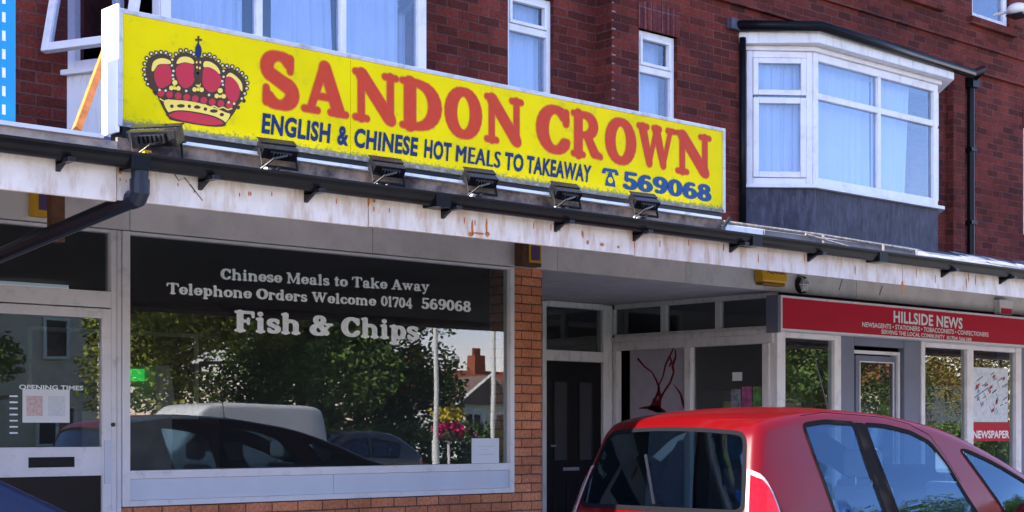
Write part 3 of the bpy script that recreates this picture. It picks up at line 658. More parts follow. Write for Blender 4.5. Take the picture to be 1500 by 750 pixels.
# ================================================================== grey panel over the shop fronts
zp = Z_(770, 392, -.04); pj = [XW0+.1, X_(-150), X_(186), X_(541), X_(812), X_(1000), X_(1250), 17.5, XW1-.1]
for i, (a, b) in enumerate(zip(pj, pj[1:])):
    MB().box(a+.003, b-.003, -.04, -.001, zp, 3.0).build('overpanel', M['panel'] if i != 5 else mat('pale_grey_panel', (.56,.56,.58), .7, var=.08, vscale=3, dirt=(.4,.38,.4), dscale=5), B)
mb = MB()
for a,b,c,d in ((1236,403,1229,425),(1293,418,1288,432)):
    p = at(a,b,-.042); q = at(c,d,-.042); w_ = Vector((.006,0,0)); mb.add([p-w_,p+w_,q+w_,q-w_],[(0,1,2,3)])
mb.build('crack', M['crack'], B)

# ================================================================== takeaway shop front
xwl, xwr = X_(177), X_(747); zwt = zp-.006; zwb = Z_(190, 692)
zr_b = Z_(190, 742)
# brick pier and low wall
xpl, xpr = 8.80, 9.14
mb = MB().box(xpl, xpr, 0, .28, 0, zp-.001); mb.build('brick_pier', M['pier'], B)
mb = MB().box(xwl, xpl-.001, .002, .26, 0, zr_b-.004); mb.build('stall_riser_wall', M['pier'], B)
f = MB(); w_ = .045
f.box(xwl, xwl+.055, -.03, .06, zr_b, zwt); f.box(xwr-.02, xwr+.025, -.03, .06, zr_b, zwt)
f.box(xwl+.056, xwr-.021, -.028, .06, zwb-.045, zwb+.012); f.box(xwl+.056, xwr-.021, -.028, .06, zwt-.02, zwt-.001); f.box(xwl+.056, xwr-.021, -.028, .06, zr_b, zr_b+.04)
sw = f.build('shop_window', M['alu'], B, bevel=.003)
mb = MB(); xj = X_(487)
mb.box(xwl+.06, xj-.002, -.012, .05, zr_b+.041, zwb-.046); mb.box(xj+.002, xwr-.022, -.012, .05, zr_b+.041, zwb-.046); mb.build('riser_panel', M['riser'], sw)
MB().box(xwl+.05, xwr-.015, .012, .018, zwb+.005, zwt-.01).build('pane', M['gwin'], sw)
# door and fan light on the left
xdl = 4.2; xdr = X_(160)
zdt = Z_(100, 447); zft_ = Z_(90, 436)
f = MB(); f.box(xdr+.005, xdr+.045, -.02, .06, 0, zwt); f.box(xdl-1.1, xdr+.004, -.018, .06, zdt-.004, Z_(100,428)+.02)
f.box(xwl-.045+.01, xwl-.004, -.015, .05, 0, zwt)
f.box(xdl-1.1, xdr+.004, -.016, .06, zwt-.02, zwt)
fr_ = f.build('door_frame', M['alu'], B, bevel=.003)
MB().box(xdl-1.1, xdr+.0, .02, .026, Z_(100,428)+.03, zwt-.02).build('fanlight_pane', M['gwin'], fr_)
zr1_ = Z_(75, 655); zr0_ = Z_(75, 698)
d = MB(); dl = xdl-.22
frame_rect(d, dl, xdr+.003, .012, zdt-.012, -.022, .065, .05)
d.box(dl+.066, xdr-.063, -.020, .027, zr0_, zr1_)
dr = d.build('shop_door', M['alu'], B, bevel=.003)
MB().box(dl+.05, xdr-.05, 0, .006, zr1_-.01, zdt-.06).build('pane', M['gwin'], dr)
MB().box(dl+.05, xdr-.05, 0, .012, .06, zr0_+.01).build('kick_panel', mat('dark_kick_panel', (.016,.012,.012), .4), dr)  # lower door glass; its dark reflection is painted as opaque colour
a = at(42, 670, -.024); b = at(109, 684, -.024)
lb = MB(); lb.box(a.x, b.x, -.026, -.0205, b.z, a.z); lb.build('letter_plate', M['black'], dr)
c_ = at(166, 622, -.03); MB().tube([(c_.x, -.0215, c_.z), (c_.x, -.034, c_.z)], .014, 12).build('lock', M['brownwood'], dr)
c0 = Z_(166, 645); MB().box(xdr-.05, xdr+.0, -.034, -.0225, Z_(166,708), c0).build('push_plate', M['riser'], dr, bevel=.002)

# window lettering (inside of the glass)
def Yt(): return -.0005+.0105
Yw_ = .0095
def line(s, pl, pr, Y, mb, cap_py0, cap_py1, **k):
    (xa, ya), (xb_, yb) = pl, pr; A_ = at(xa, ya, Y); B_ = at(xb_, yb, Y)
    zh = abs(at(xa, cap_py0, Y).z-at(xa, cap_py1, Y).z)
    slab_text(mb, s, planeY(A_.x, B_.x, A_.z, zh, Y, B_.z), **k)
txt = MB(); line('Chinese Meals to Take Away', (323,409), (629,427), Yw_, txt, 392, 408, grow=.01); txt.raw = True; txt.build('window_lettering', M['etch'], sw)
txt = MB(); line('Telephone Orders Welcome', (244,430), (551,448), Yw_, txt, 414, 430, grow=.01); txt.raw = True; txt.build('window_lettering', M['etch'], sw)
txt = MB(); line('01704', (558,448), (604,452), Yw_, txt, 434, 449, grow=.01); txt.raw = True; txt.build('window_lettering', M['etch'], sw)
txt = MB(); line('569068', (617,452), (690,457), Yw_, txt, 437, 453, grow=.01); txt.raw = True; txt.build('window_lettering', M['etch'], sw)
txt = MB(); line('Fish & Chips', (343,485), (614,498), Yw_, txt, 455, 485, grow=.02); txt.raw = True; txt.build('window_lettering', M['etch'], sw)
txt = MB(); a = at(28, 570, -.001); b = at(122, 570, -.001); put_plain(txt, 'OPENING TIMES', planeY(a.x, b.x, a.z, .03, -.001), bold=.02); txt.build('opening_times_lettering', M['etch'], dr)
tm = MB()
for i in range(7):
    a = at(14, 580+i*9, -.001); tm.box(a.x, a.x+.055, -.0012, -.0005, a.z-.006, a.z+.004)
tm.build('opening_hours_list', M['etch'], dr)
# notices
def notice(x0,y0,x1,y1,Y,label,marks,name='notice',m='paper'):
    a = at(x0,y1,Y); b = at(x1,y0,Y); o = MB().box(a.x,b.x,Y,Y+.0015,a.z,b.z).build(name, M[m]); tag(o, label, 'notice')
    W_, H_ = b.x-a.x, b.z-a.z
    for (u0,v0,u1,v1,mt) in marks:
        MB().box(a.x+u0*W_, a.x+u1*W_, Y-.001, Y-.0002, a.z+v0*H_, a.z+v1*H_).build('printed_block', mt, o)
    return o
pink = mat('printed_pink', (.62,.45,.45), .8, var=.2, vscale=60); pgrey = mat('printed_grey', (.60,.62,.66), .8, var=.12, vscale=90)
notice(33,571,102,619,-.003,'white landscape notice with a pink picture in the glass of the takeaway door','' or [(.08,.2,.42,.8,pink),(.54,.2,.9,.8,pgrey)])
notice(691,642,731,679,.0075,'small pale notice in the bottom right corner of the takeaway window',[(.2,.66,.8,.70,pgrey),(.35,.52,.6,.56,pgrey),(.2,.34,.8,.38,pgrey)])

# ---- inside the takeaway
cnt = thing('serving_counter', 'dim white serving counter behind the takeaway window', 'counter', (5, 2, 0))
MB().box(4.0, 8.6, 2.0, 2.6, .01, .95).build('counter_body', mat('counter_front', (.25,.25,.27), .5, var=.15), cnt); MB().box(3.95, 8.65, 1.95, 2.65, .952, 1.0).build('counter_top', mat('counter_top', (.35,.36,.38), .3), cnt)
rg = thing('frying_range', 'pale frying range with a sloping canopy and green lit strip', 'frying range', (5.4, 3, 0))
pe = [at(x_, y_, 3.0) for x_, y_ in ((228,604),(260,604),(249,535),(228,535))]
MB().prism(pe, (0, .5, 0)).build('end_panel', mat('range_panel', (.46,.45,.49), .5), rg, bevel=.01)
pa_, pb_ = at(120,700,3.1), at(252,604,3.1); MB().box(pa_.x, pb_.x, 3.1, 3.6, .01, pb_.z).build('range_body', mat('range_body', (.45,.44,.47), .4, var=.2), rg)
pa_, pb_ = at(150,557,3.2), at(226,541,3.2); MB().box(pa_.x, pb_.x, 3.2, 3.25, pa_.z, pb_.z).build('lit_strip', emit_mat('green_strip', (.01,.42,.06), .35), rg)
st_ = thing('menu_board', 'dim framed menu board on the back wall of the takeaway', 'menu board', (7.6, 4.88, 1.8))
MB().box(6.9, 8.7, 4.86, 4.89, 1.5, 2.3).build('board', mat('menu_dim', (.12,.05,.04), .6, var=.5, vscale=7), st_); frame_rect(mb := MB(), 6.85, 8.75, 1.45, 2.35, 4.84, .04, .03); mb.build('frame', M['alu'], st_)
o = MB().box(5.6, 6.8, 3.9, 4.0, 2.62, 2.68).build('ceiling_light', emit_mat('tube', (.6,.65,.75), .10)); tag(o, 'dim fluorescent ceiling light inside the takeaway', 'light')
o = thing('bar_stool', 'stool with a pale round seat standing just inside the takeaway window', 'stool', (7.0, .9, 0))
MB().tube([(7.0,.9,.74),(7.0,.9,.80)], .17, 18).build('seat', M['paper'], o); sl_ = MB()
for k in range(4): t = k*math.pi/2+.4; sl_ = MB().tube([(7+.1*math.cos(t),.9+.1*math.sin(t),.74),(7+.19*math.cos(t),.9+.19*math.sin(t),.0)], .012, 6); sl_.build('leg', M['alu'], o)

# ================================================================== entrance lobby
DB = 2.22; lob = None
zc = 2.69
MB().box(XC0-.01, XC1+.12, .0, 2.6, zc+.003, zc+.03).build('lobby_ceiling', M['soffit'], B)
# back wall: door at its right end, panel elsewhere
xd0, xd1 = X_(797, DB)-.0, X_(880, DB); zdt2 = Z_(840, 530, DB); ztr0 = Z_(840, 517, DB)
mb = MB(); mb.box(XC0+.1, xd0-.06, DB, DB+.12, 0, zc); mb.box(xd0-.059, XC1, DB, DB+.12, Z_(840, 448, DB), zc); mb.build('lobby_wall', M['soffit'], B)
f = MB(); f.box(xd0-.055, xd0, DB-.04, DB+.06, 0, Z_(890,449,DB)); f.box(xd1, xd1+.07, DB-.04, DB+.06, 0, Z_(890,449,DB)); f.box(xd0, xd1, DB-.038, DB+.06, zdt2+.003, ztr0+.02); f.box(xd0, xd1, DB-.038, DB+.06, Z_(840,446,DB)-.04, Z_(840,446,DB)+.02)
f.box(xd1+.075, XC1-.01, DB-.03, DB+.05, 0, Z_(890,449,DB))
fr_ = f.build('lobby_door_frame', M['whitepaint'], B, bevel=.004)
MB().box(xd0, xd1, DB, DB+.006, ztr0+.02, Z_(840,446,DB)-.035).build('fanlight_pane', M['gwin'], fr_)
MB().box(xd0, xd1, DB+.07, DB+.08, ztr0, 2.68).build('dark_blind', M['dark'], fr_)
d = MB().box(xd0+.004, xd1-.004, DB-.01, DB+.035, .02, zdt2).build('black_door', M['darkdoor'], B, bevel=.003)
wd = xd1-xd0
for a, b in ((.14, .40), (.58, .84)):
    q = MB(); x0_, x1_ = xd0+a*wd, xd0+b*wd; frame_rect(q, x0_, x1_, 1.0, 1.86, DB-.022, .02, .014); frame_rect(q, x0_, x1_, .25, .82, DB-.022, .02, .014); q.build('door_moulding', M['darkdoor'], d, bevel=.003)
    MB().box(x0_+.02, x1_-.02, DB-.013, DB-.0105, 1.02, 1.84).build('glazed_panel', mat('smoked_panel', (.05,.05,.055), .15), d)
MB().box(xd0+.05, xd0+.13, DB-.05, DB-.03, Z_(803,653,DB)-.01, Z_(803,653,DB)+.01).build('handle', M['chrome'], d)
MB().box(xd0+.26, xd0+.50, DB-.018, DB-.0105, Z_(825,687,DB)-.018, Z_(825,687,DB)+.018).build('letter_plate', M['chrome'], d)
# side wall of the lobby = glazed flank of the newsagent, at X = XC1, runs from Y=0 back to DB
XF = XC1
def ay(px, py=500): return atX(px, py, XF)
def fb(mb, pa, pb, za, zb, x0=-.0, x1=.05):  # box on flank between pixel columns
    mb.box(XF+x0, XF+x1, ay(pb).y, ay(pa).y, za, zb)
def az(px, py): return atX(px, py, XF).z
zt0, zt1 = az(1010, 452)-.02, az(1010, 490); ztop_ = az(1134,437)+.0
ztop_ = az(1130, 431); zlow = az(1130, 470); ztr = az(1134, 478); zpt = az(1134, 498)
f = MB()
y0f, y1f = .01, DB-.045
f.box(XF, XF+.06, y0f, y1f, ztop_-.03, zc); f.box(XF, XF+.06, y0f, y1f, ztr-.02, ztr+.012)
f.box(XF-.05, XF+.06, y0f, y1f, ztr-.075, ztr-.021); f.box(XF-.025, XF+.06, y0f, y1f, zpt-.03, ztr-.076)
for a, b in ((893,899),(967,975),(1047,1055),(1128,1134)):
    f.box(XF+.002, XF+.058, ay(b).y, ay(a).y, ztr+.0125, ztop_-.031)
for a, b in ((893,897),(900,905),(1004,1013),(1118,1128)):
    f.box(XF-.02, XF+.058, ay(b).y, ay(a).y, .3, zpt-.031)
f.box(XF, XF+.05, y0f, y1f, 0, .3)
fl = f.build('newsagent_flank', M['whitepaint'], B, bevel=.004)
MB().box(XF+.03, XF+.035, .03, DB-.05, ztr+.01, ztop_-.03).build('top_pane', M['gwin'], fl)
MB().box(XF+.03, XF+.035, .03, ay(1004).y, .31, zpt-.03).build('pane', M['gwin'], fl)
wp = MB().box(XF+.02, XF+.03, ay(1004).y-.0, ay(921).y, .31, zpt-.032).build('white_panel', mat('pale_mauve_panel', (.40,.37,.43), .6, var=.06, vscale=9), fl)
MB().box(XF+.07, XF+.08, .02, DB-.02, .02, 2.68).build('dark_lining', M['dark'], fl) if False else None
# red splash painted on the panel
sp = MB()
def stroke(pts, ws):
    P = [atX(x, y, XF+.0175) for x, y in pts]
    for i in range(len(P)-1):
        t = (P[i+1]-P[i]).normalized(); nn = Vector((0, -t.z, t.y)); a, b = ws[i]/105, ws[i+1]/105
        sp.add([P[i]-nn*a, P[i]+nn*a, P[i+1]+nn*b, P[i+1]-nn*b], [(0,1,2,3)])
stroke([(934,525),(944,537),(955,545),(961,556),(966,569),(960,585),(956,600)], [1.6,1,.8,1.4,1.6,2,3])
stroke([(987,509),(981,522),(975,534),(971,552),(964,566),(966,580)], [.8,1.3,1.4,1.0,1.2,3])
stroke([(989,512),(990,523),(985,535),(987,545),(982,560),(972,575),(966,585),(962,603)], [1,1.4,2,1.4,1.4,1.4,3,6])
stroke([(981,522),(984,530),(980,537)], [1,1.4,1]); stroke([(987,563),(997,577),(1001,592),(1004,600)], [.4,1.4,2.2,1.5])
stroke([(936,598),(948,597),(962,599),(975,603)], [.6,1.6,4,1]); stroke([(958,583),(955,592),(950,600)], [1,1,2])
sp.raw = True; sp.build('red_splash', mat('dark_red_splash', (.14,.012,.022), .5), fl)
for (x,y,r) in ((933,524,2),(997,519,1.6),(959,580,1.2)):
    pass
# posters in the flank window
ps = MB()
def flank_card(x0,y0,x1,y1,m,nm='poster'):
    a = atX(x0,y1,XF+.026); b = atX(x1,y0,XF+.026); return MB().box(XF+.024, XF+.028, b.y, a.y, a.z, b.z).build(nm, m)
o = flank_card(1073,545,1087,558,M['paper']); tag(o, 'small white card in the dark flank window of the lobby', 'poster')
o = flank_card(1071,570,1085,640,mat('poster_grey', (.22,.22,.28), .7, var=.5, vscale=25)); tag(o, 'grey printed poster, left of three low in the dark flank window', 'poster')
o = flank_card(1087,566,1101,640,mat('poster_magenta', (.35,.10,.22), .7, var=.4, vscale=20)); tag(o, 'magenta poster between the grey and the green ones in the flank window', 'poster')
o = flank_card(1103,566,1116,640,mat('poster_green', (.10,.24,.09), .7, var=.5, vscale=20)); tag(o, 'green poster at the right edge of the dark flank window', 'poster')

# ================================================================== newsagent front
zs0 = Z_(1143, 483, -.17)
zf = Z_(1190, 497)                # head of frames
f = MB(); yn0, yn1 = -.03, .06
def colbox(mb, pa, pb, z0, z1, y0=yn0, y1=yn1): mb.box(X_(pa), X_(pb), y0, y1, z0, z1)
colbox(f, 1135, 1147, .0, zs0+.1); colbox(f, 1147.5, 1219, zf, zs0+.1, -.028); colbox(f, 1219.5, 1229, 0, zs0+.1, -.027)
colbox(f, 1147.5, 1219, .55, .62, -.028)
fn1 = f.build('newsagent_window', M['white'], B, bevel=.004)
MB().box(X_(1146), X_(1221), .01, .016, .6, zf+.01).build('pane', M['gwin'], fn1)
MB().box(X_(1147), X_(1221), -.02, .04, 0, .55).build('riser_panel', M['slate'], fn1)
f = MB(); colbox(f, 1229.5, 1249, 0, zs0+.1, -.02); colbox(f, 1322.5, 1346, 0, zs0+.1, -.02); colbox(f, 1249.5, 1322, Z_(1285,508), zs0+.1, -.018)
f.build('slate_pilaster', M['slate'], B, bevel=.004)
f = MB(); yd = .12
frame_rect(f, X_(1250), X_(1321), .02, Z_(1285, 514)+.0, .02, .035, .1); dn = f.build('newsagent_door_frame', M['alu'], B, bevel=.003)
f = MB(); dx0, dx1 = X_(1254,.05), X_(1314,.05); frame_rect(f, dx0, dx1, .03, Z_(1285,521), .05, .07, .05); nd = f.build('newsagent_door', M['slate'], B, bevel=.003)
f = MB(); frame_rect(f, dx0+.06, dx1-.06, .09, Z_(1285,521)-.06, .045, .012, .012); f.build('glazing_bead', M['alu'], nd)
MB().box(dx0+.06, dx1-.06, .07, .076, .09, Z_(1285,521)-.06).build('pane', M['gwin'], nd)
f = MB(); z2t = Z_(1380, 510)
colbox(f, 1346.5, 1352, 0, zs0+.1, -.03); colbox(f, 1414, 1423, .55, z2t, -.027); colbox(f, 1485, 1493, 0, zs0+.1, -.03); colbox(f, 1352.5, 1484.5, z2t, z2t+.05, -.028); colbox(f, 1352.5, 1484.5, .5, .56, -.028)
colbox(f, 1352.5, 1484.5, z2t+.051, zs0+.1, -.022)
fn2 = f.build('newsagent_window', M['white'], B, bevel=.004)
MB().box(X_(1351), X_(1486), .01, .016, .55, z2t+.01).build('pane', M['gwin'], fn2)
MB().box(X_(1347), X_(1490), -.02, .04, 0, .5).build('riser_panel', M['slate'], fn2)
MB().box(X_(1494), X_(1494)+.5, -.01, .3, 0, 2.7).build('end_pilaster', M['slate'], B)
mb = MB().box(X_(1494)+.5, XW1-.3, -.005, .25, 0, 2.7); mb.build('neighbour_front', M['pier'], B)
mb = MB().box(XW0+.3, xdl-1.1, -.002, .25, 0, 2.7); mb.build('neighbour_front', M['pier'], B)
# poster sheet in last window
a = at(1424, 636, .006); b = at(1472, 540, .006)
o = thing('newspaper_poster', 'white and blue patterned sheet above a red NEWSPAPER strip in the right newsagent window', 'poster', tuple(a))
MB().box(a.x, b.x+.06, .004, .008, Z_(1440,618), b.z).build('printed_sheet', mat('busy_print', (.66,.70,.76), .7, var=.15, vscale=20), o)
zz0, zz1 = Z_(1450, 646), Z_(1450, 619)
MB().box(a.x, b.x+.1, .002, .006, zz0, zz1).build('red_strip', M['newsred'], o)
t = MB(); put_plain(t, 'NEWSPAPER', planeY(a.x+.01, b.x+.09, zz0+.035, .085, .0012), bold=.03); t.build('strip_lettering', M['signwhite'], o)
sk = MB()
rnd = random.Random(3)
for i in range(26):
    u = rnd.uniform(a.x+.03, b.x); v = rnd.uniform(Z_(1440,612), b.z-.06); an = rnd.choice([.35,.4,-1.0]); l = rnd.uniform(.04,.16)
    dx_, dz_ = math.cos(an)*l, math.sin(an)*l; u2 = min(max(u+dx_, a.x), b.x+.05); v2 = min(max(v+dz_, Z_(1440,616)), b.z)
    sk.add([(u,.0035,v),(u2,.0035,v2),(u2,.0035,v2+.012),(u,.0035,v+.012)], [(0,1,2,3)])
sk.raw = True; sk.build('printed_lines', mat('print_ink', (.06,.05,.09), .7), o)
for nm_, col_, n_ in (('printed_red_patches', (.45,.06,.08), 9), ('printed_blue_patches', (.20,.32,.50), 9), ('printed_white_bands', (.8,.8,.8), 7)):
    q = MB(); q.raw = True
    for i in range(n_):
        u = rnd.uniform(a.x+.03, b.x-.03); v = rnd.uniform(Z_(1440,606), b.z-.10); l = rnd.uniform(.03,.09) if n_ != 7 else .14; h_ = rnd.uniform(.02,.05) if n_ != 7 else .012; y_ = .0038-.00002*i-(.0001 if n_ == 7 else 0)
        l = min(l, b.x+.05-u); q.add([(u,y_,v),(u+l,y_,v+l*.38),(u+l,y_,v+l*.38+h_),(u,y_,v+h_)], [(0,1,2,3)])
    q.build(nm_, mat(nm_, col_, .7), o)
# stock behind newsagent windows
rnd = random.Random(5)
for k in range(9):
    x = 12.9+k*.48; 
    if 14.2 < x < 15.2: continue
    rack = thing('magazine_rack', 'dim rack of coloured magazines inside the newsagent, %s' % ['nearest the lobby','second from the lobby','third from the lobby','fourth from the lobby','just right of the shop door','second right of the shop door','third right of the shop door','fourth right of the shop door','at the far right'][k], 'rack', (x, 1.2, 0), 'magazine racks')
    MB().box(x, x+.44, 1.2, 1.5, .01, 1.75).build('rack_frame', mat('rack_dim', (.05,.05,.06), .7), rack)
    for j in range(4):
        c = [rnd.uniform(.05,.4) for _ in range(3)]; MB().box(x+.03, x+.41, 1.17, 1.198, .3+j*.36, .56+j*.36).build('magazine', mat('mag', c, .6, var=.4, vscale=20), rack)

# ---- red newsagent sign
sx0, sx1 = X_(1143, -.19), 19.5; zn0 = Z_(1143, 484, -.19); zn1 = Z_(1143, 432, -.19)
ns = thing('newsagent_sign', 'long red HILLSIDE NEWS fascia sign with white lettering', 'sign', (sx0, -.1, zn0))
MB().box(sx0+.02, sx1-.02, -.185, -.045, zn0+.02, zn1-.02).build('sign_face', M['newsred'], ns)
f = MB(); frame_rect(f, sx0, sx1, zn0, zn1, -.20, .022, .155); f.build('sign_frame', M['alu'], ns, bevel=.002)
MB().box(sx0-.035, sx0-.001, -.19, -.045, zn0-.02, zn1).build('sign_end', M['slate'], ns)
def fit(s, pl, pr, hpx, Y, m, par, name, **k):
    A_ = at(*pl, Y); B_ = at(*pr, Y); zh = at(pl[0], pl[1]-hpx, Y).z-A_.z; t = MB(); put_plain(t, s, planeY(A_.x, B_.x, A_.z, zh, Y, B_.z), **k); return t.build(name, m, par)
fit('HILLSIDE NEWS', (1309,471.5), (1410,481.5), 16.5, -.1875, M['signwhite'], ns, 'shop_name_lettering', bold=.03, spacing=1.05)
fit('NEWSAGENTS \u2022 STATIONERS \u2022 TOBACCONISTS \u2022 CONFECTIONERS', (1263,478.3), (1448,493.3), 7, -.1875, M['signwhite'], ns, 'trades_lettering', bold=.02)
fit('SERVING THE LOCAL COMMUNITY', (1291,488.5), (1384,496.6), 6.0, -.1875, M['signwhite'], ns, 'slogan_lettering', bold=.02)
fit('01704 566188', (1387,497), (1423,500.2), 5.4, -.1875, M['signwhite'], ns, 'phone_lettering', bold=.02)

# ================================================================== small fittings on the panel
o = thing('alarm_box', 'yellow framed purple alarm box over the takeaway door', 'alarm box', tuple(at(60, 300, -.1)))
a = at(50, 316, -.12); b = at(74, 275, -.12)
MB().box(a.x, b.x, -.12, -.042, a.z, b.z).build('box_body', M['ochre'], o, bevel=.006); MB().box(a.x+.03, b.x-.01, -.13, -.121, a.z+.04, b.z-.03).build('purple_front', M['purple'], o, bevel=.004)
a = at(763, 389, -.12); b = at(791, 353, -.12)
o = thing('alarm_box', 'brown alarm box with a yellow and purple front above the brick pier', 'alarm box', tuple(a))
MB().box(a.x, b.x, -.14, -.042, a.z, b.z).build('box_body', M['brownwood'], o, bevel=.006); MB().box(a.x+.07, b.x-.01, -.148, -.141, a.z+.03, b.z-.02).build('yellow_front', M['ochre'], o, bevel=.002); MB().box(a.x+.09, b.x-.03, -.153, -.149, a.z+.05, b.z-.05).build('purple_label', M['purple'], o)
a = at(1114, 417, -.12); b = at(1150, 393, -.12)
o = thing('bell_box', 'rounded amber bell box above the lobby corner', 'bell box', tuple(a))
MB().box(a.x, b.x, -.15, -.042, a.z+.03, b.z).build('cover', M['ochre'], o, bevel=.02); MB().box(a.x+.02, b.x-.02, -.14, -.05, a.z, a.z+.029).build('base', mat('amber_base', (.25,.13,.02), .4), o, bevel=.008)
t = MB(); put_plain(t, 'ALARM', planeY(a.x+.06, b.x-.05, b.z-.07, .045, -.1515), bold=.02); t.build('lettering', M['brownwood'], o)
c_ = at(1179, 417, -.1)
o = thing('bulkhead_lamp', 'round grey caged bulkhead lamp between the bell box and the red sign', 'lamp', (c_.x, -.05, c_.z))
MB().tube([(c_.x,-.042,c_.z),(c_.x,-.09,c_.z)], .085, 20).build('body', M['black'], o); MB().sphere((c_.x,-.09,c_.z), .068, (1,.55,1)).build('glass', mat('frosted', (.4,.42,.45), .3), o, smooth=True)
q = MB()
for k in range(3):
    tt = k*math.pi/3; q.tube([(c_.x+.08*math.cos(tt)*s, -.09-.055*(1-abs(s)), c_.z+.08*math.sin(tt)*s) for s in (-1,-.5,0,.5,1)], .006, 5)
q.tube([(c_.x+.055*math.cos(t), -.115, c_.z+.055*math.sin(t)) for t in [i*math.pi/8 for i in range(17)]], .005, 5, False); q.build('guard', M['alu'], o)
a = at(1465, 460, -.12); b = at(1483, 440, -.12)
o = thing('alarm_box', 'small white and red alarm box at the right above the red sign', 'alarm box', tuple(a))
MB().box(a.x, b.x, -.12, -.042, a.z, b.z).build('box_body', M['whitepaint'], o, bevel=.006); MB().box(a.x+.02, b.x-.02, -.126, -.121, a.z+.01, a.z+.07).build('red_label', M['newsred'], o)
# camera-like white lamp top right
c_ = at(1492, 14, YS-.3)
o = thing('security_lamp', 'white domed security lamp at the top right corner of the brick wall', 'lamp', (c_.x, YS, c_.z))
MB().sphere(c_, .12, (1.2,1,.6)).build('dome', M['white'], o, smooth=True); MB().tube([(c_.x, YS-.002, c_.z), (c_.x, YS-.3, c_.z)], .02, 8).build('arm', M['alu'], o); MB().box(c_.x-.1, c_.x+.1, YS-.4, YS-.2, c_.z-.08, c_.z-.06).build('lens', M['black'], o)

# ================================================================== yellow sign
YG = -2.85; sy0 = X_(172, YG); sy1 = X_(1061, YG); zg0 = 2.785; zg1 = 3.345
ys = thing('takeaway_sign', 'long yellow SANDON CROWN sign box with a red crown', 'sign', (sy0, YG, zg0))
MB().box(sy0+.012, sy1-.012, YG+.004, YG+.13, zg0+.012, zg1-.012).build('sign_box', M['whitepaint'], ys)
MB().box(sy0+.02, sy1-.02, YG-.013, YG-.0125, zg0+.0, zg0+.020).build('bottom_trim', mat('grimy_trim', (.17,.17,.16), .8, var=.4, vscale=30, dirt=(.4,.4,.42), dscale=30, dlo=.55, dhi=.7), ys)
MB().box(sy0+.03, sy1-.03, YG+.006, YG+.12, zg0-.075, zg0+.010).build('bottom_batten', M['black'], ys)  # black strip stands in for the shade in the gap below the sign
xsplit = X_(514, YG-.006)
yy = MB(); yy.box(sy0+.02, xsplit-.0015, YG-.003, YG+.003, zg0+.02, zg1-.02); yy.box(xsplit+.0015, sy1-.02, YG-.003, YG+.003, zg0+.02, zg1-.02); yy.build('yellow_face', M['yellow'], ys)
f = MB(); frame_rect(f, sy0, sy1, zg0, zg1, YG-.012, .022, .02); f.build('face_frame', mat('grey_frame', (.50,.50,.54), .4, metal=.3, dirt=(.22,.2,.2), dscale=10, dlo=.5, dhi=.75), ys, bevel=.002)
MB().box(sy0-.004, sy0+.010, YG-.004, YG+.15, zg0-.03, zg1+.02).build('white_end_panel', mat('bright_white_end', (.85,.85,.83), .5, var=.03), ys, bevel=.003)
for i in range(8):
    x = sy0+.4+i*.57; MB().box(x, x+.03, YG+.02, YG+.10, zft+.02, zg0+.012).build('support_leg', M['blackmetal'], ys)
MB().tube([(sy0+.0, YG+.13, zg0+.0), (sy0, YG+.13, zg0+.001)], .001, 4) if False else None
# letters of the name
sh = MB(); so_ = MB()
L1 = [('S',381,437,80,152),('A',441,510,94,167),('N',516,583,104,177),('D',585,646,117,186),('O',651,705,133,198),('N',709,766,141,209),
      ('C',785,834,160,221),('R',836,882,167,231),('O',886,931,179,237),('W',932,989,187,249),('N',989,1041,197,258)]
ZB, ZT = 3.003, 3.272
for ch, a, b, t, bo in L1:
    x0_, x1_ = X_(a, YG), X_(b, YG); adv, V, F = glyph_mesh(ch, .014, .02); us = [v[0] for v in V]; u0, u1 = min(us), max(us)
    ov = .006 if ch in 'SOC' else 0
    fm = lambda u, v, Yq: (x0_+(u-u0)/(u1-u0)*(x1_-x0_), Yq, ZB-ov+v*(ZT-ZB+2*ov))
    sh.add([fm(u, v, YG-.0062) for u, v in V], F)
    adv, V2, F2 = glyph_mesh(ch, .036, .02); so_.add([fm(u, v, YG-.0046) for u, v in V2], F2)
sh.raw = so_.raw = True
so_.build('name_outline', M['signoutline'], ys); sh.build('name_lettering', M['signred'], ys)
def words(s, xa, xb_, zb, zh, **k):
    t = MB(); put_plain(t, s, planeY(X_(xa, YG), X_(xb_, YG), zb, zh, YG-.0060), **k); return t
for s, xa, xb_ in (('ENGLISH',382,484),('&',493,509),('CHINESE',518,612),('HOT',620,661),('MEALS',666,733),('TO',739,766),('TAKEAWAY',771,866)):
    if s != 'MEALS': words(s, xa, xb_, 2.858, .098, shear=.12, bold=.04, spacing=1.08).build('strapline_lettering', M['signblue'], ys); continue
    t = MB(); t.raw = True
    for dx_ in (0, 1, 2):
        V, F, W_ = plain_text(s, shear=.12, bold=0.0, spacing=1.12); fm = planeY(X_(xa, YG)+.004*dx_, X_(xb_, YG)-.010+.004*dx_, 2.858, .098, YG-.0060-.0003*dx_); t.add([fm(u, v) for u, v in V], F)
    t.build('strapline_lettering', M['signblue'], ys)
ph = MB(); slab_text(ph, '569068', planeY(X_(911,YG), X_(1041,YG), 2.848, .105, YG-.0060), grow=.035, step=.04); ph.raw = True; ph.build('phone_number_lettering', M['phoneblue'], ys)
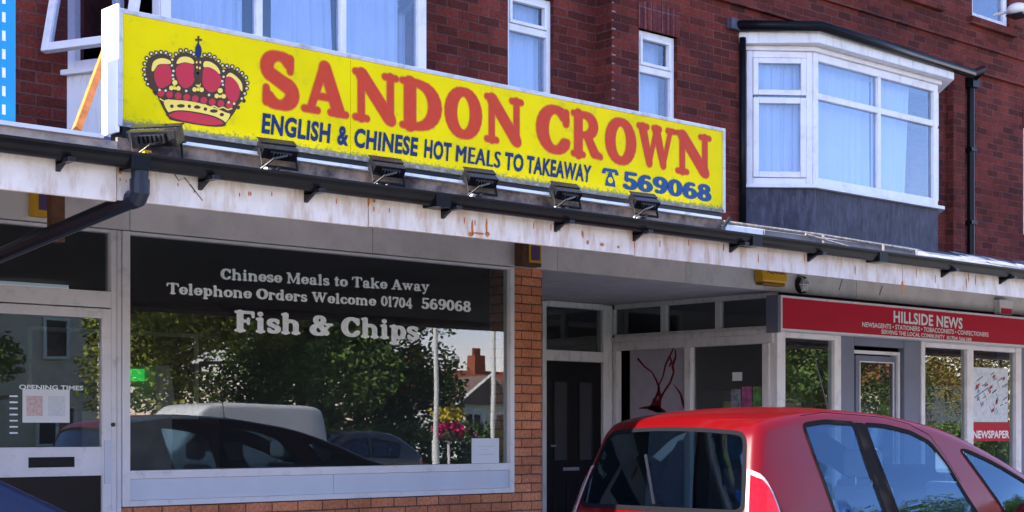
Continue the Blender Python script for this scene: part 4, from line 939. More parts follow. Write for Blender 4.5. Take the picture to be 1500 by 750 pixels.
# telephone symbol
def pxpoly(mb, pts, Y): mb.add([at(x, y, Y) for x, y in pts], [tuple(range(len(pts)))])
tp = MB(); tp.raw = True
def rect_uv(mb, x0,x1,z0,z1,Y): mb.add([(x0,Y,z0),(x1,Y,z0),(x1,Y,z1),(x0,Y,z1)], [(0,1,2,3)])
tx0, tx1 = X_(881, YG), X_(905, YG); tw = tx1-tx0; Yp = YG-.0060
tp.add([(tx0+tw*u, Yp, 2.848+.112*v) for u, v in ((.18,0),(.82,0),(.78,.30),(.62,.66),(.62,.78),(.38,.78),(.38,.66),(.22,.30))], [tuple(range(8))])
tp.add([(tx0+tw*u, Yp-.0003, 2.848+.112*v) for u, v in ((0,.66),(.0,.80),(.12,.97),(.88,.97),(1,.80),(1,.66),(.80,.66),(.78,.80),(.22,.80),(.20,.66))], [(0,1,8+1-0,9) if False else (0,1,2,8,9), (2,3,7,8), (3,4,5,6,7)])
tp.build('telephone_symbol', M['phoneblue'], ys)
q = MB(); q.raw = True; q.add([(tx0+tw*(.5+.15*math.cos(t)), Yp-.0006, 2.848+.112*(.34+.17*math.sin(t))) for t in [i*math.pi/8 for i in range(16)]], [tuple(range(16))]); q.build('telephone_dial', M['yellow'], ys)

# ---- crown emblem, drawn in the sign plane
def crp(x, y): return (190+x/4.69, 40+y/4.69)
def cpt(x, y, Y): px, py = crp(x, y); return at(px, py, Y)
def cpoly(mb, pts, Y):
    P = [cpt(x, y, Y) for x, y in pts]; tr = tessellate_polygon([[Vector((p.x, p.z, 0)) for p in P]]); mb.add(P, [tuple(t) for t in tr])
def smooth_closed(pts, k=6):
    n = len(pts); out = []
    for i in range(n):
        p0, p1, p2, p3 = [Vector(pts[(i+j-1)%n]).to_2d() if False else Vector((*pts[(i+j-1)%n], 0)) for j in range(4)]
        for s in range(k):
            t = s/k; q = .5*((2*p1)+(p2-p0)*t+(2*p0-5*p1+4*p2-p3)*t*t+(3*p1-p0-3*p2+p3)*t**3); out.append((q.x, q.y))
    return out
def disc(mb, x, y, r, Y, n=10, sx=1.0):
    cpoly(mb, [(x+r*sx*math.cos(2*math.pi*i/n), y+r*math.sin(2*math.pi*i/n)) for i in range(n)], Y)
Yd = YG-.0050
dk = MB(); gd = MB(); rd = MB(); pl_ = MB()
for m_ in (dk, gd, rd, pl_): m_.raw = True
# dark silhouettes of the four arches and body
arches = [
  [(120,395),(112,300),(125,225),(175,188),(235,185),(285,215),(300,300),(290,420),(200,450)],
  [(300,300),(300,215),(340,178),(400,175),(450,205),(462,300),(455,430),(330,430)],
  [(480,300),(490,215),(545,205),(605,240),(645,300),(650,400),(620,470),(500,440)],
  [(640,400),(645,300),(690,280),(750,310),(795,370),(800,440),(760,520),(700,550),(650,500)]]
cpoly(dk, smooth_closed([(185,440),(260,610),(300,640),(450,665),(640,678),(665,655),(735,535),(600,470),(450,430),(300,420)]), Yd)
for a in arches: cpoly(dk, smooth_closed(a), Yd-.0001*(1+arches.index(a)))
golds = [[(150,290),(165,235),(215,212),(270,225),(280,250),(200,255),(165,300)],[(322,250),(345,208),(400,203),(436,225),(438,250),(380,240)],[(508,270),(515,235),(560,240),(605,275),(620,320),(560,285)],[(665,340),(690,312),(735,340),(770,385),(770,440),(720,360)]]
for a in golds: cpoly(gd, smooth_closed(a), Yd-.0008)
reds = [[(172,300),(205,260),(262,255),(282,290),(288,370),(240,412),(195,410),(170,350)],[(315,300),(335,260),(385,243),(440,262),(452,320),(435,385),(385,418),(340,385)],[(500,330),(510,280),(550,275),(605,310),(632,370),(600,430),(550,445),(505,400)],[(655,400),(660,350),(690,338),(735,375),(757,430),(745,490),(710,520),(665,470)]]
for a in reds: cpoly(rd, smooth_closed(a), Yd-.0010)
# band
cpoly(gd, smooth_closed([(235,505),(330,500),(450,515),(560,545),(660,585),(690,600),(655,655),(600,640),(480,605),(350,590),(275,592)], 4), Yd-.0009)
cpoly(dk, smooth_closed([(250,595),(330,570),(450,580),(580,610),(655,650),(645,680),(540,680),(380,655),(290,630)]), Yd-.0011)
cpoly(rd, smooth_closed([(272,600),(340,578),(450,590),(570,617),(640,652),(620,668),(520,668),(390,645),(300,622)]), Yd-.0013)
for x, y, sx in ((290,542,1),(352,540,2.2),(410,542,1),(465,548,1.9),(520,562,1),(578,575,2.2),(633,600,1.2)): disc(dk, x, y, 13, Yd-.0012, 8, sx)
# scallops
for i in range(9):
    t = i/8; x = 215+t*470; y = 445+t*70+12*t*t; disc(rd, x, y+8, 24, Yd-.0011+.00001*i, 10); 
sc_ = [(205+t*500/16, 488+(t*500/16)*.135+(11 if t%2 else -3)) for t in range(17)]
for (a,b),(c,d) in zip(sc_, sc_[1:]): cpoly(gd, [(a,b),(c,d),(c,d+9),(a,b+9)], Yd-.0014)
# fleur ornaments
for x, y in ((310,405),(470,415),(622,460)):
    for dx_, dy_, r in ((0,-25,18),(-24,12,16),(24,14,16),(0,14,10)): disc(gd, x+dx_, y+dy_, r, Yd-.0015, 10)
for x, y in ((247,435),(388,437),(545,465),(300,300),(636,370),(205,430),(680,515),(718,525),(468,315)): disc(pl_, x, y, 9, Yd-.0016, 8)
# centre post, orb and cross
cpoly(dk, [(447,205),(495,205),(498,340),(482,395),(455,395),(440,330)], Yd-.0016)
for x, y in ((460,240),(485,240),(463,275),(482,280)): disc(gd, x, y, 9, Yd-.0018, 8, .7)
nb = MB(); nb.raw = True; cpoly(nb, smooth_closed([(455,130),(470,108),(488,130),(495,165),(485,205),(460,205),(450,165)]), Yd-.0019); nb.build('crown_orb', M['signblue'], ys)
cpoly(dk, [(466,60),(480,60),(478,80),(496,78),(496,94),(478,92),(478,112),(466,112),(466,92),(450,94),(450,78),(466,80)], Yd-.0005)
# pearls round the arches
pearls = [(125,390),(112,355),(103,325),(100,290),(103,250),(118,212),(148,182),(182,175),(215,172),(248,176),(278,188),(293,222),(290,262),(296,330),(300,355),(318,185),(350,160),(388,158),(420,172),(440,185),
          (515,190),(548,188),(582,205),(610,232),(638,262),(645,300),(645,340),(640,395),(668,265),(705,270),(740,290),(772,315),(798,345),(808,382),(803,420),(790,455),(770,490)]
for i, (x, y) in enumerate(pearls):
    disc(dk, x, y, 17, Yd-.0002-.00001*(i%5)+.0001, 10); disc(pl_, x, y, 8.5, Yd-.0012, 8)
for x, y in ((170,440),(180,455),(240,548),(745,550),(680,620),(145,392),(785,505)): disc(dk, x, y, 14, Yd-.0003, 8)
dk.build('crown_outline', M['crowndark'], ys); gd.build('crown_gold', M['crowngold'], ys); rd.build('crown_lining', M['crownred'], ys); pl_.build('crown_pearls', M['pearl'], ys)
# diagonal orange prop behind the sign
p = at(112, 183, -1.6); q = at(150, 88, -1.2)
p = Vector((p.x, p.y, p.z-.03)); q = p+(q-p)*1.5
o = MB().tube([p, q], .028, 4).build('timber_prop', M['wood']); tag(o, 'orange stained timber prop leaning behind the white end of the yellow sign', 'prop')

# ================================================================== blue neighbour sign
bx1 = X_(23, YG); bz0 = Z_(23, 190, YG); bz1 = bz0+.80
bs = thing('neighbour_sign', 'bright blue sign box with a dashed white border at the far left', 'sign', (bx1, YG, bz0))
MB().box(bx1-2.4, bx1, YG-.003, YG+.12, bz0, bz1).build('sign_box', M['bluesign'], bs, bevel=.006)
q = MB()
i = 0; z = bz0+.06
while z < bz1-.08: q.box(bx1-.066, bx1-.050, YG-.005, YG-.0031, z, z+.045); z += .083
x = bx1-.15
while x > bx1-2.35: q.box(x-.06, x, YG-.005, YG-.0031, bz0+.05, bz0+.064); x -= .1
q.build('dashed_border', M['signwhite'], bs)
q = MB(); q.box(bx1-.092, bx1-.086, YG-.005, YG-.0031, bz0+.06, bz0+.085); q.build('lettering', M['signwhite'], bs)

# ================================================================== floodlights
M['blackgloss'] = mat('glossy_black_casing', (.008,.008,.010), .2, coat=.35, bump=.08, bscale=90)
def flood(px, py, label, tilt=38, first=False, yaw=0, Y=-3.02, s=1.0):
    c = at(px, py-5, Y); r = thing('floodlight', label, 'floodlight', (c.x, Y, c.z), 'floodlights aimed up at the yellow sign')
    loc = Matrix.Translation(c) @ Matrix.Rotation(R(yaw), 4, 'Z') @ Matrix.Rotation(R(tilt), 4, 'X')
    h = MB(); h.obox(loc, .098*s, .040*s, .031*s); h.obox(loc @ Matrix.Translation((0, -.045*s, .002*s)), .060*s, .010*s, .018*s)
    for k in range(6): h.obox(loc @ Matrix.Translation(((k-2.5)*.018*s, -.058*s, .004*s)), .0025*s, .006*s, .015*s)
    h.build('lamp_housing', M['blackgloss'], r, bevel=.012)
    g_ = MB(); g_.obox(loc @ Matrix.Translation((0, .042*s, 0)), .088*s, .003, .026*s); g_.build('lamp_glass', mat('flood_glass', (.25,.27,.3), .08), r)
    b = MB(); b.obox(loc @ Matrix.Translation((0, .030*s, .034*s)), .104*s, .024, .003); b.obox(loc @ Matrix.Translation((0, .036*s, -.034*s)), .104*s, .014, .003); b.build('bezel', M['blackgloss'], r, bevel=.003)
    k = MB(); pts = [c+Vector((-.108*s,0,0)), c+Vector((-.108*s,-.02,-.085*s)), c+Vector((.108*s,-.02,-.085*s)), c+Vector((.108*s,0,0))]
    k.tube(pts, .008, 6); base = Vector((c.x-.03, YF+.02, zft+.01)); k.tube([c+Vector((0,-.02,-.085*s)), c+Vector((-.02,-.03,-.10)), base+Vector((0,0,.06)), base], .010, 6); k.build('bracket', M['blackmetal'], r)
    j = MB(); j.box(c.x-.06, c.x-.02, YF+.03, YF+.07, zft+.03, zft+.085); j.build('junction_box', M['ochre' if first else 'alu'], r, bevel=.004)
    w_ = MB(); w_.tube([c+Vector((.02,-.06,-.03)), c+Vector((-.08,-.09,-.06)), c+Vector((-.13,-.05,-.11)), Vector((c.x-.10, YF+.0, zft+.05))], .006, 5); w_.build('cable', M['black'], r)
fl_ = [(228,205,'large floodlight turned sideways at the left end of the yellow sign, over the rain pipe',25,True,-55,1.25),
 (406,226,'floodlight under the word ENGLISH, second from the left',40,False,-6,1),
 (566,251,'floodlight under the word CHINESE, third from the left',40,False,-4,1),
 (703,267,'floodlight under the word MEALS, between the third and the fifth',40,False,-6,1),
 (828,287,'floodlight under the word TAKEAWAY, second from the right',40,False,-4,1),
 (943,301,'floodlight under the telephone symbol, nearest the right end of the yellow sign',40,False,-6,1)]
for px, py, lb_, tl, fs_, yw, sc in fl_: flood(px, py, lb_, tl, fs_, yw, s=sc)
# spare arm with nothing on it
c_ = at(1060, 332, -3.0); o = MB().tube([(c_.x-.04, -3.02, c_.z-.05), (c_.x, -3.0, c_.z), (c_.x+.06, -3.0, c_.z+.06)], .014, 6).build('spare_lamp_arm', M['blackmetal']); tag(o, 'bare black lamp arm on the gutter just right of the yellow sign', 'lamp arm')
# cable along capping
o = MB().tube([at(260+i*80, 232+i*80*.146+3*math.sin(i*2.1), -2.99) for i in range(10)], .006, 5).build('power_cable', M['black']); tag(o, 'thin black power cable strung along the board below the yellow sign', 'cable')

# ================================================================== cars
def catmull(pts, k=6):
    out = []; n = len(pts)
    for i in range(n-1):
        p = [Vector(pts[max(0, min(n-1, i+j-1))]) for j in range(4)]
        for s in range(k):
            t = s/k; out.append(.5*((2*p[1])+(p[2]-p[0])*t+(2*p[0]-5*p[1]+4*p[2]-p[3])*t*t+(3*p[1]-p[0]-3*p[2]+p[3])*t**3))
    out.append(Vector(pts[-1])); return out
def pip(p, poly):
    x, y = p[0], p[1]; c = False; n = len(poly); j = n-1
    for i in range(n):
        xi, yi = poly[i][0], poly[i][1]; xj, yj = poly[j][0], poly[j][1]
        if (yi > y) != (yj > y) and x < (xj-xi)*(y-yi)/(yj-yi)+xi: c = not c
        j = i
    return c
def fill(outer, holes, step):
    """triangulate polygon with holes, with interior points so it can be bent"""
    V = []; E = []
    for poly in [outer]+holes:
        b = len(V); n = len(poly)
        for p in poly: V.append(Vector((p[0], p[1])))
        E += [(b+i, b+(i+1)%n) for i in range(n)]
    x0 = min(p[0] for p in outer); x1 = max(p[0] for p in outer); y0 = min(p[1] for p in outer); y1 = max(p[1] for p in outer)
    nb = len(V); P = np.array([(v.x, v.y) for v in V])
    x = x0+step/2
    while x < x1:
        y = y0+step/2
        while y < y1:
            if pip((x, y), outer) and not any(pip((x, y), h) for h in holes) and np.min(np.hypot(P[:,0]-x, P[:,1]-y)) > step*.45: V.append(Vector((x, y)))
            y += step
        x += step
    r = delaunay_2d_cdt(V, E, [], 0, 1e-5); vo, fo = r[0], r[2]; F = []
    for f in fo:
        c = sum((vo[i] for i in f), Vector((0, 0)))/len(f)
        if pip(c, outer) and not any(pip(c, h) for h in holes): F.append(tuple(f))
    return [(v.x, v.y) for v in vo], F
def subdiv(poly, m):
    out = []; n = len(poly)
    for i in range(n):
        a, b = Vector(poly[i]), Vector(poly[(i+1)%n]); k = max(1, int((b-a).length/m))
        for s in range(k): q = a+(b-a)*s/k; out.append((q.x, q.y))
    return out
def rounded(poly, r=.03, k=4):
    out = []; n = len(poly)
    for i in range(n):
        a, b, c = Vector(poly[i-1]), Vector(poly[i]), Vector(poly[(i+1)%n]); u = (a-b); v = (c-b); rr_ = min(r, u.length*.45, v.length*.45); p = b+u.normalized()*rr_; q = b+v.normalized()*rr_
        for s in range(k+1):
            t = s/k; w = p*(1-t)**2+b*2*t*(1-t)+q*t*t; out.append((w.x, w.y))
    return out
def inset(poly, d):
    n = len(poly); out = []; area = sum(poly[i][0]*poly[(i+1)%n][1]-poly[(i+1)%n][0]*poly[i][1] for i in range(n)); sg = 1 if area > 0 else -1
    for i in range(n):
        a, b, c = Vector(poly[i-1]), Vector(poly[i]), Vector(poly[(i+1)%n]); e1 = (b-a); e2 = (c-b)
        if e1.length < 1e-6 or e2.length < 1e-6: out.append(tuple(b)); continue
        e1.normalize(); e2.normalize(); n1 = Vector((-e1.y, e1.x))*sg; n2 = Vector((-e2.y, e2.x))*sg; m = (n1+n2)
        if m.length < 1e-4: m = n1
        m = m/max(.3, m.length_squared)*2*.5*2 if False else m.normalized()/max(.4, math.sqrt(max(0, (1+n1.dot(n2))/2)))
        out.append((b.x+m.x*d, b.y+m.y*d))
    return out
class Car:
    """x from the tail forwards, y across (+ = driver side away from the viewer), z up from the road"""
    def __init__(s, prof, W, r=.08, tumble=.16, zb=.9, zt=1.55, rbow=.09, fbow=.22, crown=.045, wheels=(.75, 3.25), wr=.31, hole=.37):
        s.P = catmull([(*p, 0) for p in prof], 6); s.W = W; s.r = r; s.tumble = tumble; s.zb = zb; s.zt = zt; s.rbow = rbow; s.fbow = fbow; s.crown = crown; s.wheels = wheels; s.wr = wr; s.hole = hole
        s.L = max(p.x for p in s.P); s.S = [0]
        for a, b in zip(s.P, s.P[1:]): s.S.append(s.S[-1]+(b-a).length)
        n = len(s.P); s.N = []
        for i in range(n):
            t = (s.P[min(i+1, n-1)]-s.P[max(i-1, 0)]).normalized(); s.N.append(Vector((t.y, -t.x, 0)))     # inward (profile runs clockwise: tail up, roof, nose down)
    def prof(s, q):
        q = max(0, min(s.S[-1]-1e-6, q)); i = int(np.searchsorted(s.S, q, 'right'))-1; i = min(i, len(s.P)-2); t = (q-s.S[i])/(s.S[i+1]-s.S[i])
        return s.P[i].lerp(s.P[i+1], t), s.N[i].lerp(s.N[i+1], t).normalized()
    def deform(s, p):
        x, y, z = p; k = y/s.W; k2 = min(1.2, k*k)
        t = max(0, (z-s.zb)/(s.zt-s.zb)); f = 1-s.tumble/s.W*(t**1.15)-(.03 if z < .45 else 0)*(1-z/.45 if z < .45 else 0)
        f -= .05*max(0, 1-x/.55)**2+.09*max(0, 1-(s.L-x)/.9)**2
        wr_ = max(0, 1-x/.9); wf = max(0, 1-(s.L-x)/1.6)
        x2 = x+s.rbow*k2*wr_**.8-s.fbow*k2*wf; z2 = z-s.crown*k2*max(0, min(1, (z-1.0)/.35))
        bulge = .02*math.exp(-((z-.75)/.18)**2)
        return Vector((x2, y*(f+bulge), z2))
    def top(s, q, y, off=0):
        """q along the profile, y across; wraps round the corner on to the side. off>0 = outward"""
        P_, N_ = s.prof(q); a = abs(y); sg = 1 if y >= 0 else -1; flat = s.W-s.r; arc = s.r*math.pi/2
        if a <= flat: d, yy = 0, a; nn = -N_; ny = 0
        elif a <= flat+arc: ph = (a-flat)/s.r; d = s.r*(1-math.cos(ph)); yy = flat+s.r*math.sin(ph); nn = -N_*math.cos(ph); ny = math.sin(ph)
        else: d = s.r+(a-flat-arc); yy = s.W; nn = Vector((0,0,0)); ny = 1
        p = P_+N_*d+nn*off; return s.deform((p.x, sg*(yy+ny*off), p.y))
    def side(s, x, z, sg, off=0): return s.deform((x, sg*(s.W+off), z))
    def inner_outline(s):
        return [((p+n*s.r).x, (p+n*s.r).y) for p, n in zip(s.P, s.N)]
    def q_of(s, x=None, z=None, lo=0, hi=1):
        """profile parameter where the path reaches z on the way up (tail) or x along the top"""
        best = None
        for i, p in enumerate(s.P):
            if lo <= s.S[i] <= hi*s.S[-1]:
                d = abs(p.y-z) if x is None else abs(p.x-x)
                if best is None or d < best[0]: best = (d, s.S[i])
        return best[1]
def ring_part(outer, inner, mapf, step, mb):
    V, F = fill(outer, [inner], step); mb.add([mapf(*v) for v in V], F)
def make_car(name, label, loc, prof, W, paint, sidewins, rear=None, front=None, tail=None, seal=.022, interior=True, group=None, wheels=(.75,3.25), detail=True, frontlight=None, **kw):
    c = Car(prof, W, wheels=wheels, **kw); root = thing(name, label, 'car' if 'van' not in name else 'van', (0,0,0), group)
    LN = c.S[-1]; flat = c.W-c.r; ext = flat
    # --- side sheets
    out = c.inner_outline(); zl = .24
    body = MB()
    outl = [p for p in out if p[1] > zl]; lowx0, lowx1 = outl[0][0], outl[-1][0]
    bottom = []
    for wx in wheels[::-1]:
        ang = [math.acos(max(-1, min(1, (zl-c.wr)/c.hole)))]; a0 = math.asin((zl-c.wr)/c.hole)
        bottom += [(wx+c.hole*math.cos(t), c.wr+c.hole*math.sin(t)) for t in [a0+(math.pi-2*a0)*i/14 for i in range(15)]]
    so_ = outl+[(lowx1, zl)]+bottom+[(lowx0, zl)]
    wins = [rounded(w_, .045) for w_ in sidewins]; wins = [subdiv(w_, .07) for w_ in wins]
    V, F = fill(so_, wins, .09)
    for sg in (-1, 1): body.add([c.side(x, z, sg) for x, z in V], F)
    # --- top sheet with holes for rear glass and windscreen, plus rounded edges
    holes = []
    for g_ in (rear, front):
        if g_: q0, q1, y0_, y1_ = g_; holes.append(subdiv(rounded([(q0, -y0_), (q1, -y1_), (q1, y1_), (q0, y0_)], .08), .08))
    to = subdiv([(0, -flat), (LN, -flat), (LN, flat), (0, flat)], 10)
    edge = [(q, -flat) for q in c.S]+[(q, flat) for q in c.S[::-1]]
    V, F = fill(edge, holes, .075); body.add([c.top(q, y) for q, y in V], F)
    ns = 6; arc = c.r*math.pi/2
    for sg in (-1, 1):
        V = [c.top(q, sg*(flat+arc*j/ns)) for q in c.S for j in range(ns+1)]; F = [(i*(ns+1)+j, i*(ns+1)+j+1, (i+1)*(ns+1)+j+1, (i+1)*(ns+1)+j) for i in range(len(c.S)-1) for j in range(ns)]
        body.add(V, F)
    bm = bmesh.new(); me = bpy.data.meshes.new('body'); me.from_pydata([tuple(v) for v in body.v], [], body.f); bm.from_mesh(me); bmesh.ops.remove_doubles(bm, verts=bm.verts, dist=.004); bmesh.ops.recalc_face_normals(bm, faces=bm.faces); bm.to_mesh(me); bm.free()
    for p in me.polygons: p.use_smooth = True
    o = bpy.data.objects.new('body', me); C.objects.link(o); me.materials.append(paint); o.parent = root; WL[o.name] = (0,0,0); bodyo = o
    sol = o.modifiers.new('s', 'SOLIDIFY'); sol.thickness = .012; sol.offset = -1; sol.use_rim = False; me.materials.append(M['headliner']); sol.material_offset = 1
    # --- glass + black seals
    def pane(poly, mapf, nm='side_window'):
        sl = MB(); ring_part(inset(poly, -.006), inset(poly, seal), mapf(.003), .2, sl); s_ = MB(); V, F = fill(inset(poly, seal*.8), [], .10); s_.add([mapf(-.002)(*v) for v in V], F)
        s_.raw = True; g_ = s_.build(nm, M['gcar'], root, smooth=True); sl.build('window_seal', M['seal'], g_, smooth=True)
    for sg in (-1, 1):
        for w_ in wins: pane(w_, lambda off, sg=sg: (lambda x, z: c.side(x, z, sg, off)))
    for h_, nm in zip(holes, (['rear_window'] if rear else [])+(['windscreen'] if front else [])): pane(h_, lambda off: (lambda q, y: c.top(q, y, off)), nm)
    # --- wheels
    for wx in wheels:
        for sg in (-1, 1):
            y = sg*(c.W-.13); t = MB(); t.tube([(wx, y-.1, c.wr), (wx, y-.09, c.wr), (wx, y+.09, c.wr), (wx, y+.1, c.wr)], [c.wr-.03, c.wr, c.wr, c.wr-.03], 28)
            tw = t.build('wheel', M['rubber'], root, smooth=False); r_ = MB(); yo = y+sg*.10
            r_.tube([(wx, yo-.02*sg, c.wr), (wx, yo+.006*sg, c.wr)], .20, 24); 
            for k in range(5): a = k*2*math.pi/5; r_.tube([(wx, yo+.008*sg, c.wr), (wx+.18*math.cos(a), yo+.012*sg, c.wr+.18*math.sin(a))], .025, 6)
            r_.build('rim', M['alu'], tw)
    fl = MB().box(.35, c.L-.4, -c.W+.2, c.W-.2, .22, .30); fl.box(.2, c.L-.2, -c.W+.12, c.W-.12, .34, .36); fl.build('underbody', M['rubber'], root)
    if interior:
        sm = mat('seat_cloth', (.26,.27,.32), .9)
        cab = [w_ for w_ in sidewins]; xm = sum(p[0] for w_ in cab for p in w_)/sum(len(w_) for w_ in cab)
        for x, yy in ((xm-.62, -.34), (xm-.62, .34), (xm+.38, -.36), (xm+.38, .36)):
            s_ = MB(); s_.box(x-.05, x+.42, yy-.22, yy+.22, .48, .62)
            s_.prism([(x-.14, yy-.21, .60), (x+.0, yy-.21, .60), (x-.06, yy-.19, 1.12), (x-.16, yy-.19, 1.12)], (0, .40, 0)); s_.build('seat', sm, root, bevel=.03)
            h_ = MB(); h_.box(x-.17, x-.08, yy-.13, yy+.13, 1.17, 1.34); h_.build('headrest', sm, root, bevel=.035)
            MB().tube([(x-.12, yy-.06, 1.1), (x-.12, yy-.06, 1.2)], .008, 6).tube([(x-.12, yy+.06, 1.1), (x-.12, yy+.06, 1.2)], .008, 6).build('headrest_post', M['chrome'], root)
        d_ = MB().box(xm+1.15, xm+1.5, -c.W+.18, c.W-.18, .7, .97); d_.build('dashboard', M['rubber'], root, bevel=.05)
        ang = [i*2*math.pi/20 for i in range(21)]; sw_ = MB(); sw_.tube([(xm+1.0+.07*math.sin(t), -.36+.18*math.cos(t), .95+.17*math.sin(t)) for t in ang], .014, 8, False); sw_.tube([(xm+1.0,-.54,.95),(xm+1.0,-.18,.95)], .02, 6); sw_.build('steering_wheel', M['rubber'], root)
        if rear: MB().box(.28, .75, -c.W+.2, c.W-.2, .93, .95).build('parcel_shelf', M['rubber'], root)
    # --- tail lights wrapping the corner
    if tail:
        q0, q1, ya, yb = tail   # across from ya (top sheet) to yb (on the side)
        for sg in (-1, 1):
            def quarter(a0, a1, b0, b1): return [(a0, sg*b0), (a1, sg*b0)]+[(a0+(a1-a0)*math.cos(t), sg*(b0+(b1-b0)*math.sin(t))) for t in [R(12+78*i/8) for i in range(9)]]
            def ext_(poly, o0, o1, nm, m_, par, stp=.04):
                mb = MB(); V, F = fill(subdiv(poly, .03), [], stp); mb.add([c.top(q, y, o1) for q, y in V], F); n = len(poly)
                mb.add([c.top(q, y, o0) for q, y in poly]+[c.top(q, y, o1) for q, y in poly], [(i, (i+1)%n, n+(i+1)%n, n+i) for i in range(n)]); return mb.build(nm, m_, par, smooth=False)
            tl = ext_(quarter(q0, q1, ya, yb), -.01, .007, 'tail_light', M['whiteplastic'], root)
            ext_(quarter(q0+.02, q1-.035, ya+.022, yb-.028), .0, .014, 'red_lens', M['redlens'], tl)
            ext_([(q0+.10, sg*(ya+.035)), (q0+.16, sg*(ya+.035)), (q0+.16, sg*(yb-.08)), (q0+.10, sg*(yb-.07))], .010, .0165, 'clear_band', M['whiteplastic'], tl)
    if frontlight:
        for sg in (-1, 1):
            q0, q1, ya, yb = frontlight; poly = rounded([(q0, sg*ya), (q0, sg*yb), (q1, sg*yb), (q1, sg*(ya+.05))], .05); mb = MB(); V, F = fill(subdiv(poly, .04), [], .06); mb.add([c.top(q, y, .006) for q, y in V], F); mb.build('headlight', M['headglass'], root, smooth=True)
    return root, c
M['redpaint'] = mat('red_car_paint', (.088,.0010,.002), .34, metal=.0, coat=.34, var=.06, spec=.1)
M['bluepaint'] = mat('dark_blue_car_paint', (.004,.007,.028), .4, coat=.35)
M['headliner'] = mat('dark_cabin_trim', (.03,.03,.035), .9)
M['seal'] = mat('rubber_seal', (.008,.008,.010), .75, spec=.02)
M['whitevan'] = mat('white_van_paint', (.75,.75,.74), .35, coat=.5)
M['greypaint'] = mat('dark_grey_car_paint', (.03,.035,.045), .3, metal=.3, coat=1)
M['whiteplastic'] = mat('pale_lamp_surround', (.42,.33,.35), .3, coat=.5)
M['redlens'] = mat('red_lamp_lens', (.42,.003,.008), .2, coat=.5, var=.3, vscale=30, spec=.1)
M['headglass'] = mat('headlight_glass', (.5,.52,.55), .1, coat=1)

RZ = -.12
# ---------------- red car at the kerb on the right
KC = .87
def zc_(z): return 1.47+(z-1.47)*KC if z > .8 else z*(1.47+(.8-1.47)*KC)/.8
rp_ = [(.10,.26),(.03,.36),(.0,.50),(.0,.66),(.02,.80),(.05,.94),(.12,1.16),(.21,1.40),(.27,1.50),(.38,1.555),(.70,1.60),(1.2,1.625),(1.7,1.605),(2.1,1.555),(2.5,1.47),(3.0,1.31),(3.5,1.115),(3.75,1.04),(4.0,.92),(4.14,.76),(4.17,.58),(4.16,.40),(4.08,.26)]
rp_ = [(x*KC, zc_(z)+.03*max(0, min(1, (x-2.0)/.9))*(1 if x < 3.8 else 0)) for x, z in rp_]
REDX = 6.54; REDP = 5.30; REDW = .735; REDY = -DIST+REDP+REDW; BLY = -DIST+6.1+.84
def cx(px, py, perp0=REDP):
    """side window corner in car coordinates, from the line of sight on to the leaning side"""
    perp = perp0
    for _ in range(6):
        p = at(px, py, perp-DIST); z = p.z-RZ; perp = perp0+.15*max(0, (z-.95)/.6)**1.15
    return (p.x-REDX, z+.045*max(0, min(1, (z-1.0)/.35)))
w1 = [cx(1172,623), cx(1210,618), cx(1254,621), cx(1272,680), cx(1300,768), cx(1222,768)]
w2 = [cx(1267,622), cx(1300,625), cx(1336,634), cx(1366,650), cx(1388,678), cx(1418,728), cx(1440,768), cx(1316,768)]
w3 = [cx(1409,660), cx(1440,661), cx(1470,662), cx(1500,680), cx(1530,712), cx(1560,745), cx(1480,768)]
_c = Car(rp_, REDW, r=.05); _o = _c.inner_outline()
def clipz(w_):
    out = []
    for x, z in subdiv(w_, .08):
        zt_ = 9
        for (xa, za), (xb_, zb_) in zip(_o, _o[1:]):
            if xa <= x <= xb_ and za > 1.0 and xb_ > xa: zt_ = za+(zb_-za)*(x-xa)/(xb_-xa)
        out.append((x, min(z, zt_-.018)))
    return out
w3 = clipz(w3)
print('W', w1, w2, w3, [tuple(round(q,2) for q in p) for p in _o[::6]])
red, rc = make_car('parked_car', 'red hatchback with a curved roof parked at the kerb outside the newsagent', (REDX, REDY, RZ), rp_, REDW, M['redpaint'], [w1, w2, w3],
    rear=None, front=None)
for o in [red]+list(red.children_recursive): bpy.data.objects.remove(o)
qa = rc.q_of(z=1.0, hi=.25); qb = rc.q_of(z=1.474, hi=.25); qf0 = rc.q_of(x=2.1, lo=1.4, hi=.8); qf1 = rc.q_of(x=2.98, lo=2.2, hi=.85)
qt0 = rc.q_of(z=.85, hi=.2); qt1 = rc.q_of(z=1.275, hi=.2)
red, rc = make_car('parked_car', 'red hatchback with a curved roof parked at the kerb outside the newsagent', (REDX, REDY, RZ), rp_, REDW, M['redpaint'], [w1, w2, w3],
    rear=(qa, qb, .672, .650), front=(qf0, qf1, .54, .61), tail=(qt0-.22, qt1, .675, .985), r=.055, wheels=(.64, 2.95), wr=.29, hole=.345, tumble=.15, zb=.95, fbow=.08, crown=.035)
for sg in (-1, 1):
    pm = MB(); pl__ = [w1[2], w1[3], w1[4], w2[-1], w2[0]]; V, F = fill(subdiv(pl__, .05), [], .07); pm.add([rc.side(x, z, sg, .002) for x, z in V], F); pm.build('pillar_trim', M['seal'], red, smooth=True)
gm2 = [MB(), MB()]
for k_, sg in enumerate((-1, 1)):
    P = [rc.side(x-.0, z+.045, sg, .0015) for x, z in subdiv(w1[:3]+w2[:7], .06)[:-24] if 1.05 < z][:60]
    for p, q in zip(P, P[1:]):
        if (q-p).length < .2: gm2[k_].add([p+Vector((0,0,-.0022)), q+Vector((0,0,-.0022)), q+Vector((0,0,.0022)), p+Vector((0,0,.0022))], [(0,1,2,3)])
    gm2[k_].build('door_gap', M['seal'], red)
